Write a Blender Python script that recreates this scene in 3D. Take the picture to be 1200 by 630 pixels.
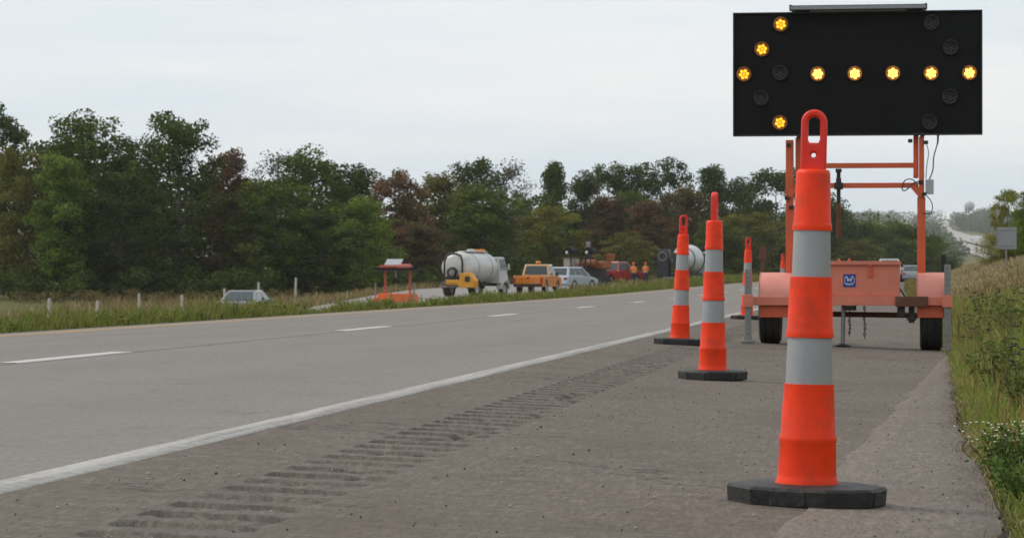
import bpy, bmesh, math, random
import numpy as np
from mathutils import Vector, Matrix, noise as mnoise

for o in list(bpy.data.objects): bpy.data.objects.remove(o)
SC = bpy.context.scene
COL = SC.collection
R = math.radians

# ------------------------------------------------------------------ camera
FPX = 3340.0; YAW = math.atan(445.0 / FPX); CAMZ = 0.605
cam_d = bpy.data.cameras.new('camera'); cam = bpy.data.objects.new('camera', cam_d); COL.objects.link(cam)
cam_d.sensor_width = 36.0; cam_d.lens = FPX / 1200 * 36; cam_d.clip_start = .1; cam_d.clip_end = 9000
cam.location = (0, 0, CAMZ)
cam.rotation_euler = (R(90) + math.atan(10.0 / FPX), 0, YAW)
cam_d.dof.use_dof = True; cam_d.dof.focus_distance = 13.0; cam_d.dof.aperture_fstop = 16
SC.camera = cam

# ------------------------------------------------------------------ sky, sun, exposure
SUN_AZ, SUN_EL = R(-78), R(44)          # azimuth measured from +Y towards +X: sun stands to the left, veiled by cloud
W = bpy.data.worlds.new('World'); SC.world = W; W.use_nodes = True
nt = W.node_tree; nt.nodes.clear()
def wn(t, **k):
    n = nt.nodes.new(t)
    for a, b in k.items(): setattr(n, a, b)
    return n
sky = wn('ShaderNodeTexSky', sky_type='NISHITA'); sky.sun_disc = False
sky.sun_elevation = SUN_EL; sky.sun_rotation = SUN_AZ; sky.air_density = 1.2; sky.dust_density = 3.0
tc = wn('ShaderNodeTexCoord'); mp = wn('ShaderNodeMapping'); mp.inputs['Scale'].default_value = (1.3, 1.3, 10.0)
nz = wn('ShaderNodeTexNoise'); nz.inputs['Scale'].default_value = 2.3; nz.inputs['Detail'].default_value = 6; nz.inputs['Roughness'].default_value = .55
rp = wn('ShaderNodeValToRGB'); rp.color_ramp.elements[0].position = .34; rp.color_ramp.elements[1].position = .62
rp.color_ramp.elements[0].color = (6.5, 7.5, 8.3, 1); rp.color_ramp.elements[1].color = (8.7, 8.75, 8.8, 1)
mx = wn('ShaderNodeMixRGB'); mx.inputs[0].default_value = .87
bg = wn('ShaderNodeBackground'); bg.inputs['Strength'].default_value = .1
wo = wn('ShaderNodeOutputWorld')
nt.links.new(tc.outputs['Generated'], mp.inputs[0]); nt.links.new(mp.outputs[0], nz.inputs['Vector'])
nt.links.new(nz.outputs[0], rp.inputs[0]); nt.links.new(sky.outputs[0], mx.inputs[1]); nt.links.new(rp.outputs[0], mx.inputs[2])
nt.links.new(mx.outputs[0], bg.inputs[0]); nt.links.new(bg.outputs[0], wo.inputs[0])
sd = bpy.data.lights.new('sun', 'SUN'); sd.energy = 1.5; sd.angle = R(10); sd.color = (1, .92, .80)
sun = bpy.data.objects.new('sun', sd); COL.objects.link(sun)
sv = Vector((math.sin(SUN_AZ) * math.cos(SUN_EL), math.cos(SUN_AZ) * math.cos(SUN_EL), math.sin(SUN_EL)))
sun.rotation_euler = sv.to_track_quat('Z', 'Y').to_euler(); sun.location = (-40, -20, 60)
SC.view_settings.view_transform = 'Standard'; SC.view_settings.look = 'None'; SC.view_settings.gamma = 1
SC.view_settings.exposure = 0.2; SC.view_settings.use_curve_mapping = False
SC.render.engine = 'CYCLES'; SC.cycles.use_denoising = True
SC.cycles.max_bounces = 6; SC.cycles.diffuse_bounces = 3; SC.cycles.glossy_bounces = 2
SC.cycles.transmission_bounces = 3; SC.cycles.volume_bounces = 1; SC.cycles.transparent_max_bounces = 6
SC.cycles.caustics_reflective = False; SC.cycles.caustics_refractive = False

CT, ST = math.cos(YAW), math.sin(YAW)
def P(px, py, dc):
    """a point seen at photograph pixel (px,py), dc metres in front of the camera"""
    u = (px - 600) / FPX * dc; z = CAMZ + (325 - py) / FPX * dc
    return Vector((u * CT - dc * ST, u * ST + dc * CT, z))

# ------------------------------------------------------------------ materials
MATS = {}
def nodes_of(m):
    m.use_nodes = True; t = m.node_tree; t.nodes.clear()
    out = t.nodes.new('ShaderNodeOutputMaterial'); b = t.nodes.new('ShaderNodeBsdfPrincipled')
    t.links.new(b.outputs[0], out.inputs[0])
    return t, b, out
def N(t, typ, ins=None, **k):
    n = t.nodes.new(typ)
    for a, b in k.items(): setattr(n, a, b)
    for a, b in (ins or {}).items():
        if hasattr(b, 'links') or isinstance(b, bpy.types.NodeSocket): t.links.new(b, n.inputs[a])
        else: n.inputs[a].default_value = b
    return n
def coords(t, scale=(1, 1, 1), rot=(0, 0, 0)):
    c = N(t, 'ShaderNodeTexCoord'); return N(t, 'ShaderNodeMapping', {0: c.outputs['Object'], 'Scale': scale, 'Rotation': rot}).outputs[0]
def ramp(t, fac, stops):
    r = N(t, 'ShaderNodeValToRGB', {0: fac}); e = r.color_ramp.elements
    while len(e) < len(stops): e.new(.5)
    for i, (p, c) in enumerate(stops):
        e[i].position = p; e[i].color = (c, c, c, 1) if isinstance(c, (int, float)) else (*c, 1)
    return r.outputs[0]
def mixc(t, f, a, b, mode='MIX'):
    return N(t, 'ShaderNodeMixRGB', {0: f, 1: a if not isinstance(a, tuple) else (*a, 1), 2: b if not isinstance(b, tuple) else (*b, 1)}, blend_type=mode).outputs[0]
def noise(t, v, scale, detail=4, rough=.55):
    return N(t, 'ShaderNodeTexNoise', {'Vector': v, 'Scale': scale, 'Detail': detail, 'Roughness': rough}).outputs[0]

def pm(name, col, rough=.55, metal=0., var=.12, scale=6., bump=0., bscale=60., dirt=None, dirt_amt=.35, spec=.5, coat=0.):
    """painted / plastic / metal surface with mottling, optional dirt and fine relief"""
    if name in MATS: return MATS[name]
    m = bpy.data.materials.new(name); t, b, out = nodes_of(m); v = coords(t)
    lo = tuple(c * (1 - var) for c in col); hi = tuple(min(1, c * (1 + var)) for c in col)
    c = mixc(t, noise(t, v, scale), lo, hi)
    if dirt:
        d = ramp(t, noise(t, v, scale * 1.7, 8, .65), [(.45, 0.), (.75, dirt_amt)])
        c = mixc(t, d, c, dirt)
    t.links.new(c, b.inputs['Base Color']); b.inputs['Metallic'].default_value = metal
    b.inputs['Specular IOR Level'].default_value = spec; b.inputs['Coat Weight'].default_value = coat
    r = ramp(t, noise(t, v, scale * 2.3, 5), [(.2, max(.03, rough - .12)), (.8, min(1, rough + .12))])
    t.links.new(r, b.inputs['Roughness'])
    if bump:
        bp = N(t, 'ShaderNodeBump', {'Height': noise(t, v, bscale, 3), 'Strength': bump, 'Distance': .01})
        t.links.new(bp.outputs[0], b.inputs['Normal'])
    MATS[name] = m; return m

def asphalt(name, base, warm=(.0, .0, .0), lanes=False, grain=.45, tining=0., stain=.25, track=.2, crack=0., bump=.35):
    m = bpy.data.materials.new(name); t, b, out = nodes_of(m)
    v = coords(t)
    big = noise(t, v, .55, 5, .6)
    st = noise(t, coords(t, (1.6, .035, 1)), 1.4, 4)
    mid = noise(t, v, 9, 5, .7)
    spk = N(t, 'ShaderNodeTexVoronoi', {'Vector': v, 'Scale': 95.}).outputs['Color']
    sp = N(t, 'ShaderNodeSeparateColor', {0: spk}).outputs[0]
    spk2 = N(t, 'ShaderNodeTexVoronoi', {'Vector': v, 'Scale': 210.}).outputs['Color']
    sp2 = N(t, 'ShaderNodeSeparateColor', {0: spk2}).outputs[1]
    dark = tuple(c * .72 for c in base); lite = tuple(min(1, c * 1.22) for c in base)
    c = mixc(t, ramp(t, big, [(.3, 0.), (.7, 1.)]), tuple(x * .93 for x in base), tuple(x * 1.07 for x in base))
    c = mixc(t, track, c, mixc(t, ramp(t, st, [(.35, 0.), (.65, 1.)]), dark, lite))
    grn = noise(t, v, 34, 4, .75)
    c = mixc(t, .5, c, mixc(t, ramp(t, grn, [(.32, 0.), (.68, 1.)]), tuple(x * .62 for x in base), tuple(min(1, x * 1.4) for x in base)))
    c = mixc(t, .28, c, mixc(t, ramp(t, mid, [(.3, 0.), (.7, 1.)]), dark, lite))
    c = mixc(t, .45, c, mixc(t, ramp(t, sp, [(.05, .0), (.5, .5), (.96, 1.)]), tuple(x * .6 for x in base), tuple(min(1, x * 1.4) for x in base)))
    c = mixc(t, .35, c, mixc(t, sp2, tuple(x * .6 for x in base), tuple(min(1, x * 1.45) for x in base)))
    g1 = noise(t, coords(t, (70, 9, 1)), 1., 3, .8); g2 = noise(t, coords(t, (30, 4.2, 1), (0, 0, .05)), 1., 4, .8)
    c = mixc(t, ramp(t, g1, [(.40, 0.), (.62, grain)]), c, tuple(x * .50 for x in base)); c = mixc(t, ramp(t, g2, [(.50, 0.), (.70, grain)]), c, tuple(min(1, x * 1.55) for x in base))
    if lanes:
        sx_ = N(t, 'ShaderNodeSeparateXYZ', {0: N(t, 'ShaderNodeVectorMath', {0: v, 1: N(t, 'ShaderNodeVectorMath', {0: N(t, 'ShaderNodeTexNoise', {'Vector': coords(t, (1, .3, 1)), 'Scale': 1.3, 'Detail': 4.}).outputs['Color'], 1: (.5, 0, 0)}, operation='MULTIPLY').outputs[0]}, operation='ADD').outputs[0]}).outputs[0]
        mr = N(t, 'ShaderNodeMapRange', {0: sx_, 1: -9.3, 2: -2.29, 3: 0., 4: 1.}).outputs[0]
        tr_ = ramp(t, mr, [(.0, .6), (.16, .35), (.20, .75), (.27, .35), (.36, .75), (.47, .2), (.50, .2), (.60, .65), (.70, .25), (.84, .7), (.96, .3), (1., .2)])
        c = mixc(t, N(t, 'ShaderNodeMath', {0: tr_, 1: .42}, operation='MULTIPLY').outputs[0], c, tuple(x * .62 for x in base))
        hl = noise(t, coords(t, (.22, 5, 1)), 2., 4, .7); c = mixc(t, ramp(t, hl, [(.60, 0.), (.72, .35)]), c, tuple(x * .7 for x in base))
    hgt = mixc(t, .5, grn, sp)
    if stain:
        s = ramp(t, noise(t, coords(t, (1., .45, 1)), 1.1, 7, .66), [(.47, 0.), (.72, stain)])
        c = mixc(t, s, c, tuple(x * y for x, y in zip(base, (.56, .5, .44))))
    if tining:
        tn = noise(t, coords(t, (.9, 11, 1)), 2.2, 6, .75)
        c = mixc(t, ramp(t, tn, [(.42, tining), (.56, 0.)]), c, tuple(x * .45 for x in base))
        hgt = mixc(t, .6, hgt, tn)
        pk = noise(t, v, 15, 6, .8); c = mixc(t, ramp(t, pk, [(.54, 0.), (.66, .6)]), c, tuple(x * .5 for x in base))
        pk2 = noise(t, coords(t, (1, 1, 1), (0, 0, .7)), 21, 5, .8); c = mixc(t, ramp(t, pk2, [(.57, 0.), (.68, .5)]), c, tuple(min(1, x * 1.7) for x in base))
    if crack:
        wv = N(t, 'ShaderNodeVectorMath', {0: coords(t, (.55, .22, 1)), 1: N(t, 'ShaderNodeTexNoise', {'Vector': v, 'Scale': 1.6, 'Detail': 6.}).outputs['Color']}, operation='ADD').outputs[0]
        de = N(t, 'ShaderNodeTexVoronoi', {'Vector': wv, 'Scale': 1.15}, feature='DISTANCE_TO_EDGE').outputs['Distance']
        gate = ramp(t, noise(t, v, .7, 3), [(.46, 0.), (.56, crack)])
        ck = ramp(t, de, [(.004, 1.), (.013, 0.)])
        c = mixc(t, mixc(t, 1., ck, gate, 'MULTIPLY'), c, tuple(x * .28 for x in base))
    t.links.new(c, b.inputs['Base Color']); b.inputs['Roughness'].default_value = .85; b.inputs['Specular IOR Level'].default_value = .3
    bp = N(t, 'ShaderNodeBump', {'Height': hgt, 'Strength': bump, 'Distance': .012}); t.links.new(bp.outputs[0], b.inputs['Normal'])
    MATS[name] = m; return m

def paint(name, col, worn, wear=.5):
    """road paint rubbed through to the asphalt"""
    m = bpy.data.materials.new(name); t, b, out = nodes_of(m); v = coords(t)
    w = noise(t, v, 16, 8, .75); w2 = noise(t, coords(t, (9, .25, 1)), 2, 4)
    f = mixc(t, .5, w, w2); f = ramp(t, f, [(.5 - .12 * wear, 1.), (.55, 0.)] if wear < 0 else [(.36 + .1 * wear, .9), (.50 + .06 * wear, .06)])
    c = mixc(t, f, mixc(t, noise(t, v, 3), tuple(x * .86 for x in col), col), worn)
    t.links.new(c, b.inputs['Base Color']); b.inputs['Roughness'].default_value = .7
    bp = N(t, 'ShaderNodeBump', {'Height': noise(t, v, 120, 2), 'Strength': .3, 'Distance': .004}); t.links.new(bp.outputs[0], b.inputs['Normal'])
    return m

def leafmat(name, col, trans=.3, var=.5):
    m = bpy.data.materials.new(name); m.use_nodes = True; t = m.node_tree; t.nodes.clear()
    out = t.nodes.new('ShaderNodeOutputMaterial')
    at = N(t, 'ShaderNodeAttribute', attribute_name='tint')
    oi = N(t, 'ShaderNodeObjectInfo')
    c = mixc(t, 1., (*col,), at.outputs['Color'], 'MULTIPLY')
    c = mixc(t, var, c, mixc(t, oi.outputs['Random'], (.75, .75, .75), (1.3, 1.25, 1.15)), 'MULTIPLY') if var else c
    d = N(t, 'ShaderNodeBsdfPrincipled', {'Base Color': c, 'Roughness': .65, 'Specular IOR Level': .07})
    tr = N(t, 'ShaderNodeBsdfTranslucent', {'Color': c})
    mxs = N(t, 'ShaderNodeMixShader', {0: trans, 1: d.outputs[0], 2: tr.outputs[0]})
    t.links.new(mxs.outputs[0], out.inputs[0]); return m

def soil(name, c0, c1, c2):
    m = bpy.data.materials.new(name); t, b, out = nodes_of(m); v = coords(t)
    c = mixc(t, ramp(t, noise(t, v, .25, 6, .65), [(.35, 0.), (.65, 1.)]), c0, c1)
    c = mixc(t, ramp(t, noise(t, v, 6, 6, .7), [(.4, 0.), (.7, .8)]), c, c2)
    t.links.new(c, b.inputs['Base Color']); b.inputs['Roughness'].default_value = .95; b.inputs['Specular IOR Level'].default_value = .1
    bp = N(t, 'ShaderNodeBump', {'Height': noise(t, v, 12, 6), 'Strength': .8, 'Distance': .08}); t.links.new(bp.outputs[0], b.inputs['Normal'])
    return m
def emit(name, col, s):
    m = bpy.data.materials.new(name); m.use_nodes = True; t = m.node_tree; t.nodes.clear()
    out = t.nodes.new('ShaderNodeOutputMaterial'); v = coords(t)
    e = N(t, 'ShaderNodeEmission', {'Color': (*col, 1), 'Strength': N(t, 'ShaderNodeMath', {0: ramp(t, noise(t, v, 90, 2), [(.3, .7), (.7, 1.)]), 1: s}, operation='MULTIPLY').outputs[0]})
    t.links.new(e.outputs[0], out.inputs[0]); return m

# ------------------------------------------------------------------ mesh helpers
class MB:
    def __init__(s): s.v = []; s.f = []; s.m = []; s.mi = 0
    def add(s, vs, fs):
        o = len(s.v); s.v += [tuple(x) for x in vs]; s.f += [tuple(i + o for i in f) for f in fs]; s.m += [s.mi] * len(fs); return s
    def mat(s, i): s.mi = i; return s
    def box(s, c, d, rot=None, taper=1.):
        hx, hy, hz = d[0] / 2, d[1] / 2, d[2] / 2
        vs = [Vector((x * hx * (taper if z > 0 else 1), y * hy * (taper if z > 0 else 1), z * hz)) for z in (-1, 1) for x, y in ((-1, -1), (1, -1), (1, 1), (-1, 1))]
        if rot is not None:
            q = rot if isinstance(rot, Matrix) else Matrix.Rotation(rot, 3, 'Z'); vs = [q @ v for v in vs]
        c = Vector(c)
        return s.add([v + c for v in vs], [(3, 2, 1, 0), (4, 5, 6, 7), (0, 1, 5, 4), (1, 2, 6, 5), (2, 3, 7, 6), (3, 0, 4, 7)])
    def tube(s, pts, r, n=8, caps=True):
        pts = [Vector(p) for p in pts]; rs = r if isinstance(r, (list, tuple)) else [r] * len(pts)
        vs = []; up = None
        for i, p in enumerate(pts):
            t = (pts[min(i + 1, len(pts) - 1)] - pts[max(i - 1, 0)]).normalized()
            if up is None: up = Vector((0, 0, 1)) if abs(t.z) < .9 else Vector((0, 1, 0))
            a = t.cross(up).normalized(); b = a.cross(t).normalized(); up = b
            vs += [p + (a * math.cos(k * math.tau / n) + b * math.sin(k * math.tau / n)) * rs[i] for k in range(n)]
        fs = [(i * n + k, i * n + (k + 1) % n, (i + 1) * n + (k + 1) % n, (i + 1) * n + k) for i in range(len(pts) - 1) for k in range(n)]
        if caps: fs += [tuple(range(n))[::-1], tuple((len(pts) - 1) * n + k for k in range(n))]
        return s.add(vs, fs)
    def lathe(s, prof, n=24, c=(0, 0, 0), axis='z', sx=1., caps=True):
        vs = []
        for r, z in prof:
            for k in range(n):
                a = k * math.tau / n; x, y = r * math.cos(a) * sx, r * math.sin(a)
                vs.append({'z': (x, y, z), 'x': (z, x, y), 'y': (x, z, y)}[axis])
        fs = [(i * n + k, i * n + (k + 1) % n, (i + 1) * n + (k + 1) % n, (i + 1) * n + k) for i in range(len(prof) - 1) for k in range(n)]
        if caps: fs += [tuple(range(n))[::-1], tuple((len(prof) - 1) * n + k for k in range(n))]
        c = Vector(c); return s.add([Vector(v) + c for v in vs], fs)
    def prism(s, poly, a0, a1, plane='yz'):
        n = len(poly)
        def q(p, a): return {'yz': (a, p[0], p[1]), 'xz': (p[0], a, p[1]), 'xy': (p[0], p[1], a)}[plane]
        return s.add([q(p, a0) for p in poly] + [q(p, a1) for p in poly], [tuple(range(n))[::-1], tuple(range(n, 2 * n))] + [(i, (i + 1) % n, n + (i + 1) % n, n + i) for i in range(n)])
    def loft(s, secs):
        n = len(secs[0]); vs = [p for sec in secs for p in sec]
        fs = [(i * n + k, i * n + (k + 1) % n, (i + 1) * n + (k + 1) % n, (i + 1) * n + k) for i in range(len(secs) - 1) for k in range(n)]
        fs += [tuple(range(n))[::-1], tuple((len(secs) - 1) * n + k for k in range(n))]
        return s.add(vs, fs)
    def build(s, name, mats, parent=None, loc=None, smooth=None, bevel=0.):
        me = bpy.data.meshes.new(name); me.from_pydata(s.v, [], s.f)
        mats = mats if isinstance(mats, (list, tuple)) else [mats]
        for m in mats: me.materials.append(m)
        me.polygons.foreach_set('material_index', s.m)
        bm = bmesh.new(); bm.from_mesh(me); bmesh.ops.recalc_face_normals(bm, faces=bm.faces); bm.to_mesh(me); bm.free()
        if smooth:
            me.polygons.foreach_set('use_smooth', [True] * len(me.polygons)); me.set_sharp_from_angle(angle=R(smooth))
        return link(name, me, parent, loc, bevel)
def link(name, me, parent=None, loc=None, bevel=0.):
    o = bpy.data.objects.new(name, me); COL.objects.link(o)
    if parent: o.parent = parent
    if loc is not None: o.location = loc
    if bevel:
        b = o.modifiers.new('bevel', 'BEVEL'); b.width = bevel; b.segments = 2; b.limit_method = 'ANGLE'; b.angle_limit = R(40)
    return o
def np_mesh(name, v, faces, mat, tint=None, parent=None, smooth=False):
    me = bpy.data.meshes.new(name); v = np.asarray(v, np.float32); faces = np.asarray(faces, np.int32)
    k = faces.shape[1]; me.vertices.add(len(v)); me.vertices.foreach_set('co', v.ravel())
    me.loops.add(faces.size); me.loops.foreach_set('vertex_index', faces.ravel())
    me.polygons.add(len(faces)); me.polygons.foreach_set('loop_start', np.arange(0, faces.size, k, dtype=np.int32))
    me.polygons.foreach_set('loop_total', np.full(len(faces), k, np.int32))
    if smooth: me.polygons.foreach_set('use_smooth', np.ones(len(faces), bool))
    me.update(calc_edges=True)
    if mat: me.materials.append(mat)
    if tint is not None:
        a = me.attributes.new('tint', 'FLOAT_COLOR', 'POINT')
        a.data.foreach_set('color', np.concatenate([tint, np.ones((len(tint), 1))], 1).astype(np.float32).ravel())
    return link(name, me, parent)
def tag(o, label, cat, group=None, kind=None):
    o['label'] = label; o['category'] = cat
    if group: o['group'] = group
    if kind: o['kind'] = kind
    return o
def thing(name, label, cat, loc=(0, 0, 0), rz=0., group=None):
    o = bpy.data.objects.new(name, None); COL.objects.link(o); o.location = loc; o.rotation_euler = (0, 0, rz); o.empty_display_size = .2
    return tag(o, label, cat, group)
def struct(o, label=None):
    o['kind'] = 'structure'
    if label: o['label'] = label
    return o
def copy_tree(o, parent=None):
    c = o.copy(); COL.objects.link(c); c.parent = parent
    for ch in list(o.children): copy_tree(ch, c)
    return c

# ------------------------------------------------------------------ terrain
def ss(a, b, x):
    t = np.clip((x - a) / (b - a), 0, 1); return t * t * (3 - 2 * t)
def prof(Y):
    Y = np.asarray(Y, float); return .32 * ss(70, 210, Y) - 1.2e-4 * np.clip(Y - 240, 0, 230) ** 2
def curve(Y):
    Y = np.asarray(Y, float); return 7e-5 * np.clip(Y - 110, 0, 400) ** 2
def opp(Y): return np.interp(Y, [0, 100, 130, 160, 180, 195, 260, 330], [-2.1, -1.7, -1.42, -1.35, -.8, -.52, -.15, -.1])
def far(Y):
    f = .0306 * (np.asarray(Y, float) - 1276); return np.where(f > 79, 79 + (f - 79) * .15, f)
def cross(x): return -.04 * np.clip(x + 2.54, 0, 3.0)
def gz(X, Y):
    X = np.asarray(X, float); Y = np.asarray(Y, float)
    x = X - curve(Y)
    lat = np.interp(x, [-1500, -300, -100, -60, -44, -38, -34, -33.3, -21.7, -21, -16, -13.5, -11, -9.6, -9.4, -2.54, .35, .6, 1.3, 2.3, 5, 12, 30, 100, 1500],
                    [6, 3, .2, -.75, -.85, -.7, -.15, -.06, -.06, -.1, -.9, -.8, -.28, -.05, -.06, -.06, -.175, -.16, -.24, .02, .95, 2.5, 4.6, 7, 12])
    wl = ss(-14.5, -20.5, x)
    side = lat + wl * opp(Y)
    fade = 1 - ss(300, 520, Y)
    loc = prof(Y) + side * fade
    w = ss(800, 1450, Y)
    return loc * (1 - w) + far(Y) * w
def gz1(X, Y): return float(gz(X, Y))

def grid(name, xs, ys, zf, mat, smooth=True):
    xs = np.asarray(xs, float); ys = np.asarray(ys, float)
    X, Y = np.meshgrid(xs, ys); Z = zf(X, Y); v = np.stack([X, Y, Z], -1).reshape(-1, 3)
    nx = len(xs); i = np.arange(len(ys) - 1)[:, None] * nx + np.arange(nx - 1)[None]; i = i.ravel()
    return np_mesh(name, v, np.stack([i, i + 1, i + 1 + nx, i + nx], 1), mat, smooth=smooth)

M_soil = soil('meadow_soil', (.10, .105, .035), (.17, .15, .065), (.07, .075, .025))
ys = np.concatenate([np.arange(-40, 60, 2.), np.arange(60, 520, 4.), np.arange(520, 1000, 20), np.arange(1000, 5601, 80)])
xs = np.concatenate([np.linspace(-2600, -120, 26), np.arange(-110, -46, 8), np.arange(-46, -9.7, 1.), [-9.6, -9.4, -2.54, .35, .6, .95, 1.3, 1.8], np.arange(2.3, 13, .9), np.arange(14, 60, 6), np.linspace(70, 2600, 26)])
ground = struct(grid('ground', xs, ys, gz, M_soil), 'grassy roadside terrain falling to a valley and rising to far hills')

# ------------------------------------------------------------------ road and shoulder
M_lane = asphalt('lane_asphalt', (.220, .198, .178), lanes=True, grain=.38, stain=.25, track=.3, crack=.35)
M_sh = asphalt('shoulder_asphalt', (.155, .127, .102), grain=.75, tining=.5, stain=.7, track=.2, crack=.8)
M_rum = asphalt('rumble_asphalt', (.150, .128, .108), grain=.6, tining=.2, stain=.25, track=.1, crack=.25, bump=.8)
M_patch = asphalt('edge_patch_asphalt', (.168, .139, .115), grain=.65, stain=.45, track=.15, crack=.3)
M_opp = asphalt('opposite_asphalt', (.26, .245, .225), stain=.1, track=.3)
rys = np.concatenate([np.arange(-10, 60, 1.), np.arange(60, 421, 3.)])
def strip(name, x0, x1, yy, dz, mat, n=2, zf=None, wob=None):
    yy = np.asarray(yy, float); t = list(np.linspace(0, 1, n)); off = [0.] * n
    if 0 < dz < .01: t = [0.] + t + [1.]; off = [-dz - .003] + off + [-dz - .003]; n += 2
    v = []
    for y in yy:
        a, b = x0, x1
        if wob: a, b = wob(y, x0, x1)
        for q, k in enumerate(t):
            x = a + (b - a) * k + (0 if not off[q] else (-.006 if q == 0 else .006)); v.append((x + float(curve(y)), y, (float(prof(y)) + float(cross(x)) if zf is None else zf(x, y)) + dz + off[q]))
    i = (np.arange(len(yy) - 1)[:, None] * n + np.arange(n - 1)[None]).ravel()
    return np_mesh(name, v, np.stack([i, i + 1, i + 1 + n, i + n], 1), mat)
road = struct(strip('road', -9.55, -2.54, rys, 0, M_lane, 5), 'two lane grey asphalt carriageway')
def shedge(y, a, b): return a, .31 + .22 * float(ss(12, 28, y)) + .045 * mnoise.noise((y * 1.3, .3, 0)) + .03 * mnoise.noise((y * 4.1, 2., 0))
shl = strip('inner_shoulder', -2.54, -1.985, rys, 0, M_sh, 2); 
shr = strip('shoulder', -1.595, .3, rys, 0, M_sh, 8, wob=shedge)
struct(shl, 'narrow worn asphalt strip between edge line and rumble strip'); struct(shr, 'brown grey asphalt shoulder with oil stains')
# thickness edge of the shoulder towards the verge
edge_v = []; 
for y in np.arange(4, 80, .12):
    xb = shedge(y, 0, 0)[1]; z = float(prof(y)) + float(cross(xb))
    edge_v += [(xb + float(curve(y)), y, z + .001), (xb + .02 + float(curve(y)), y, z - .06)]
ne = len(edge_v) // 2; i = np.arange(ne - 1) * 2
np_mesh('broken_edge', edge_v, np.stack([i, i + 1, i + 3, i + 2], 1), M_sh, parent=shr)
# milled rumble strip: every groove is real relief
rx = np.linspace(-1.985, -1.595, 22)
offs = np.array([0, .012, .03, .055, .08, .105, .13, .155, .170, .179, .191, .205, .225, .25, .278])
ry = np.concatenate([(np.arange(15, 230)[:, None] * .305 + offs[None]).ravel(), np.arange(70.5, 421, 3)])
RX, RY = np.meshgrid(rx, ry); rng = np.random.default_rng(3)
ph = (RY / .305) % 1.0; gi = np.floor(RY / .305).astype(int)
gdepth = (.009 + .011 * rng.random(4000))[np.clip(gi, 0, 3999)]
pit = (rng.random(4000) * 2.6)[np.clip(gi, 0, 3999)]
prf = ss(0, .34, ph) * (1 - ss(.585, .630, ph))
lx = ss(-1.985, -1.955, RX) * (1 - ss(-1.63, -1.60, RX))
teeth = rng.normal(0, .0032, RX.shape) + .0022 * np.sin(RX * 210 + gi * 1.7)
endpit = 1 + pit * np.exp(-((RX + 1.94) / .035) ** 2)
RZ = prof(RY) + cross(RX) - np.where(RY < 69, prf, .3) * gdepth * lx * endpit + np.where(RY < 69, teeth * lx * (.35 + prf), 0)
rag = np.clip(np.array([mnoise.noise((a * 9, b_ * 2.2, 3.)) for a, b_ in zip(RX.ravel(), RY.ravel())]).reshape(RX.shape) - .08, 0, 1) * .085
RZ = RZ - np.where(RY < 70, rag * ss(-1.9, -1.7, RX) * lx * (.4 + prf), 0)
RZ = np.where((RX < -1.98) | (RX > -1.6), prof(RY) + cross(RX), RZ)
v = np.stack([RX + curve(RY), RY, RZ], -1).reshape(-1, 3); nx = len(rx)
i = (np.arange(len(ry) - 1)[:, None] * nx + np.arange(nx - 1)[None]).ravel()
rum = struct(np_mesh('rumble_strip', v, np.stack([i, i + 1, i + 1 + nx, i + nx], 1), M_rum, smooth=True), 'band of milled rumble grooves beside the white edge line')
# lighter patched strip along the right edge
pv = np.arange(4, 27, .1)
def patch_w(y, a, b):
    l = -.34 + .60 * (y - 7) / 14 + .03 * mnoise.noise((y * 1.1, 5, 0)) + .025 * mnoise.noise((y * 6.5, 9, 0)); r = shedge(y, 0, 0)[1] - .012
    return min(l, r - .004), r
strip('edge_patch', 0, 0, pv, .004, M_patch, 4, wob=patch_w).parent = shr
# painted markings
P_white = paint('white_road_paint', (.40, .385, .36), (.20, .185, .17), .8)
P_yellow = paint('yellow_road_paint', (.46, .27, .06), (.27, .21, .13), .6)
P_dash = paint('dash_paint', (.56, .55, .52), (.34, .32, .30), .3)
strip('edge_line', -2.62, -2.485, rys, .004, P_white, 3).parent = road
strip('median_line', -9.18, -9.05, rys, .004, P_yellow).parent = road
d0 = P(20, 425.5, FPX * CAMZ / 100.5).y
for k in range(-1, 16):
    y0 = d0 + k * 12.19; L = 3.05
    strip('lane_dash', -6.27, -6.12, np.linspace(y0, y0 + L, 4), .004, P_dash).parent = road
strip('lane_joint', -6.085, -6.065, rys, .003, pm('joint_tar', (.10, .09, .08), .8, var=.3), 2).parent = road
oys = np.arange(40, 330, 4.)
oppo = struct(strip('opposite_road', -33.2, -21.8, oys, 0, M_opp, 3, zf=lambda x, y: float(prof(y) + opp(y) + 0)), 'far carriageway across the grass median')

# ------------------------------------------------------------------ traffic channelizer cones
M_or = pm('channelizer_orange', (.92, .044, .002), .5, var=.08, scale=5, dirt=(.13, .04, .022), dirt_amt=.5, bump=.08, bscale=30, spec=.3)
M_or2 = pm('handle_red_orange', (.80, .022, .006), .4, var=.06, scale=9)
M_rub = pm('base_rubber', (.012, .012, .0115), .62, var=.35, scale=9, bump=.5, bscale=35, dirt=(.08, .07, .058), dirt_amt=.28)
m = bpy.data.materials.new('reflective_sheeting'); t, b, out = nodes_of(m); v = coords(t)
c = mixc(t, noise(t, v, 7, 5), (.27, .28, .29), (.37, .38, .39))
vo = N(t, 'ShaderNodeTexVoronoi', {'Vector': v, 'Scale': 260.}).outputs['Distance']
c = mixc(t, .25, c, mixc(t, vo, (.55, .55, .55), (.25, .25, .26)))
c = mixc(t, ramp(t, noise(t, coords(t, (3, 3, .8)), 4, 8, .7), [(.52, 0.), (.8, .3)]), c, (.22, .19, .16))
t.links.new(c, b.inputs['Base Color']); b.inputs['Roughness'].default_value = .38; b.inputs['Metallic'].default_value = .15
M_ref = m
S = 365.0
def zc(y): return (578.7 - y) / S
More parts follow.
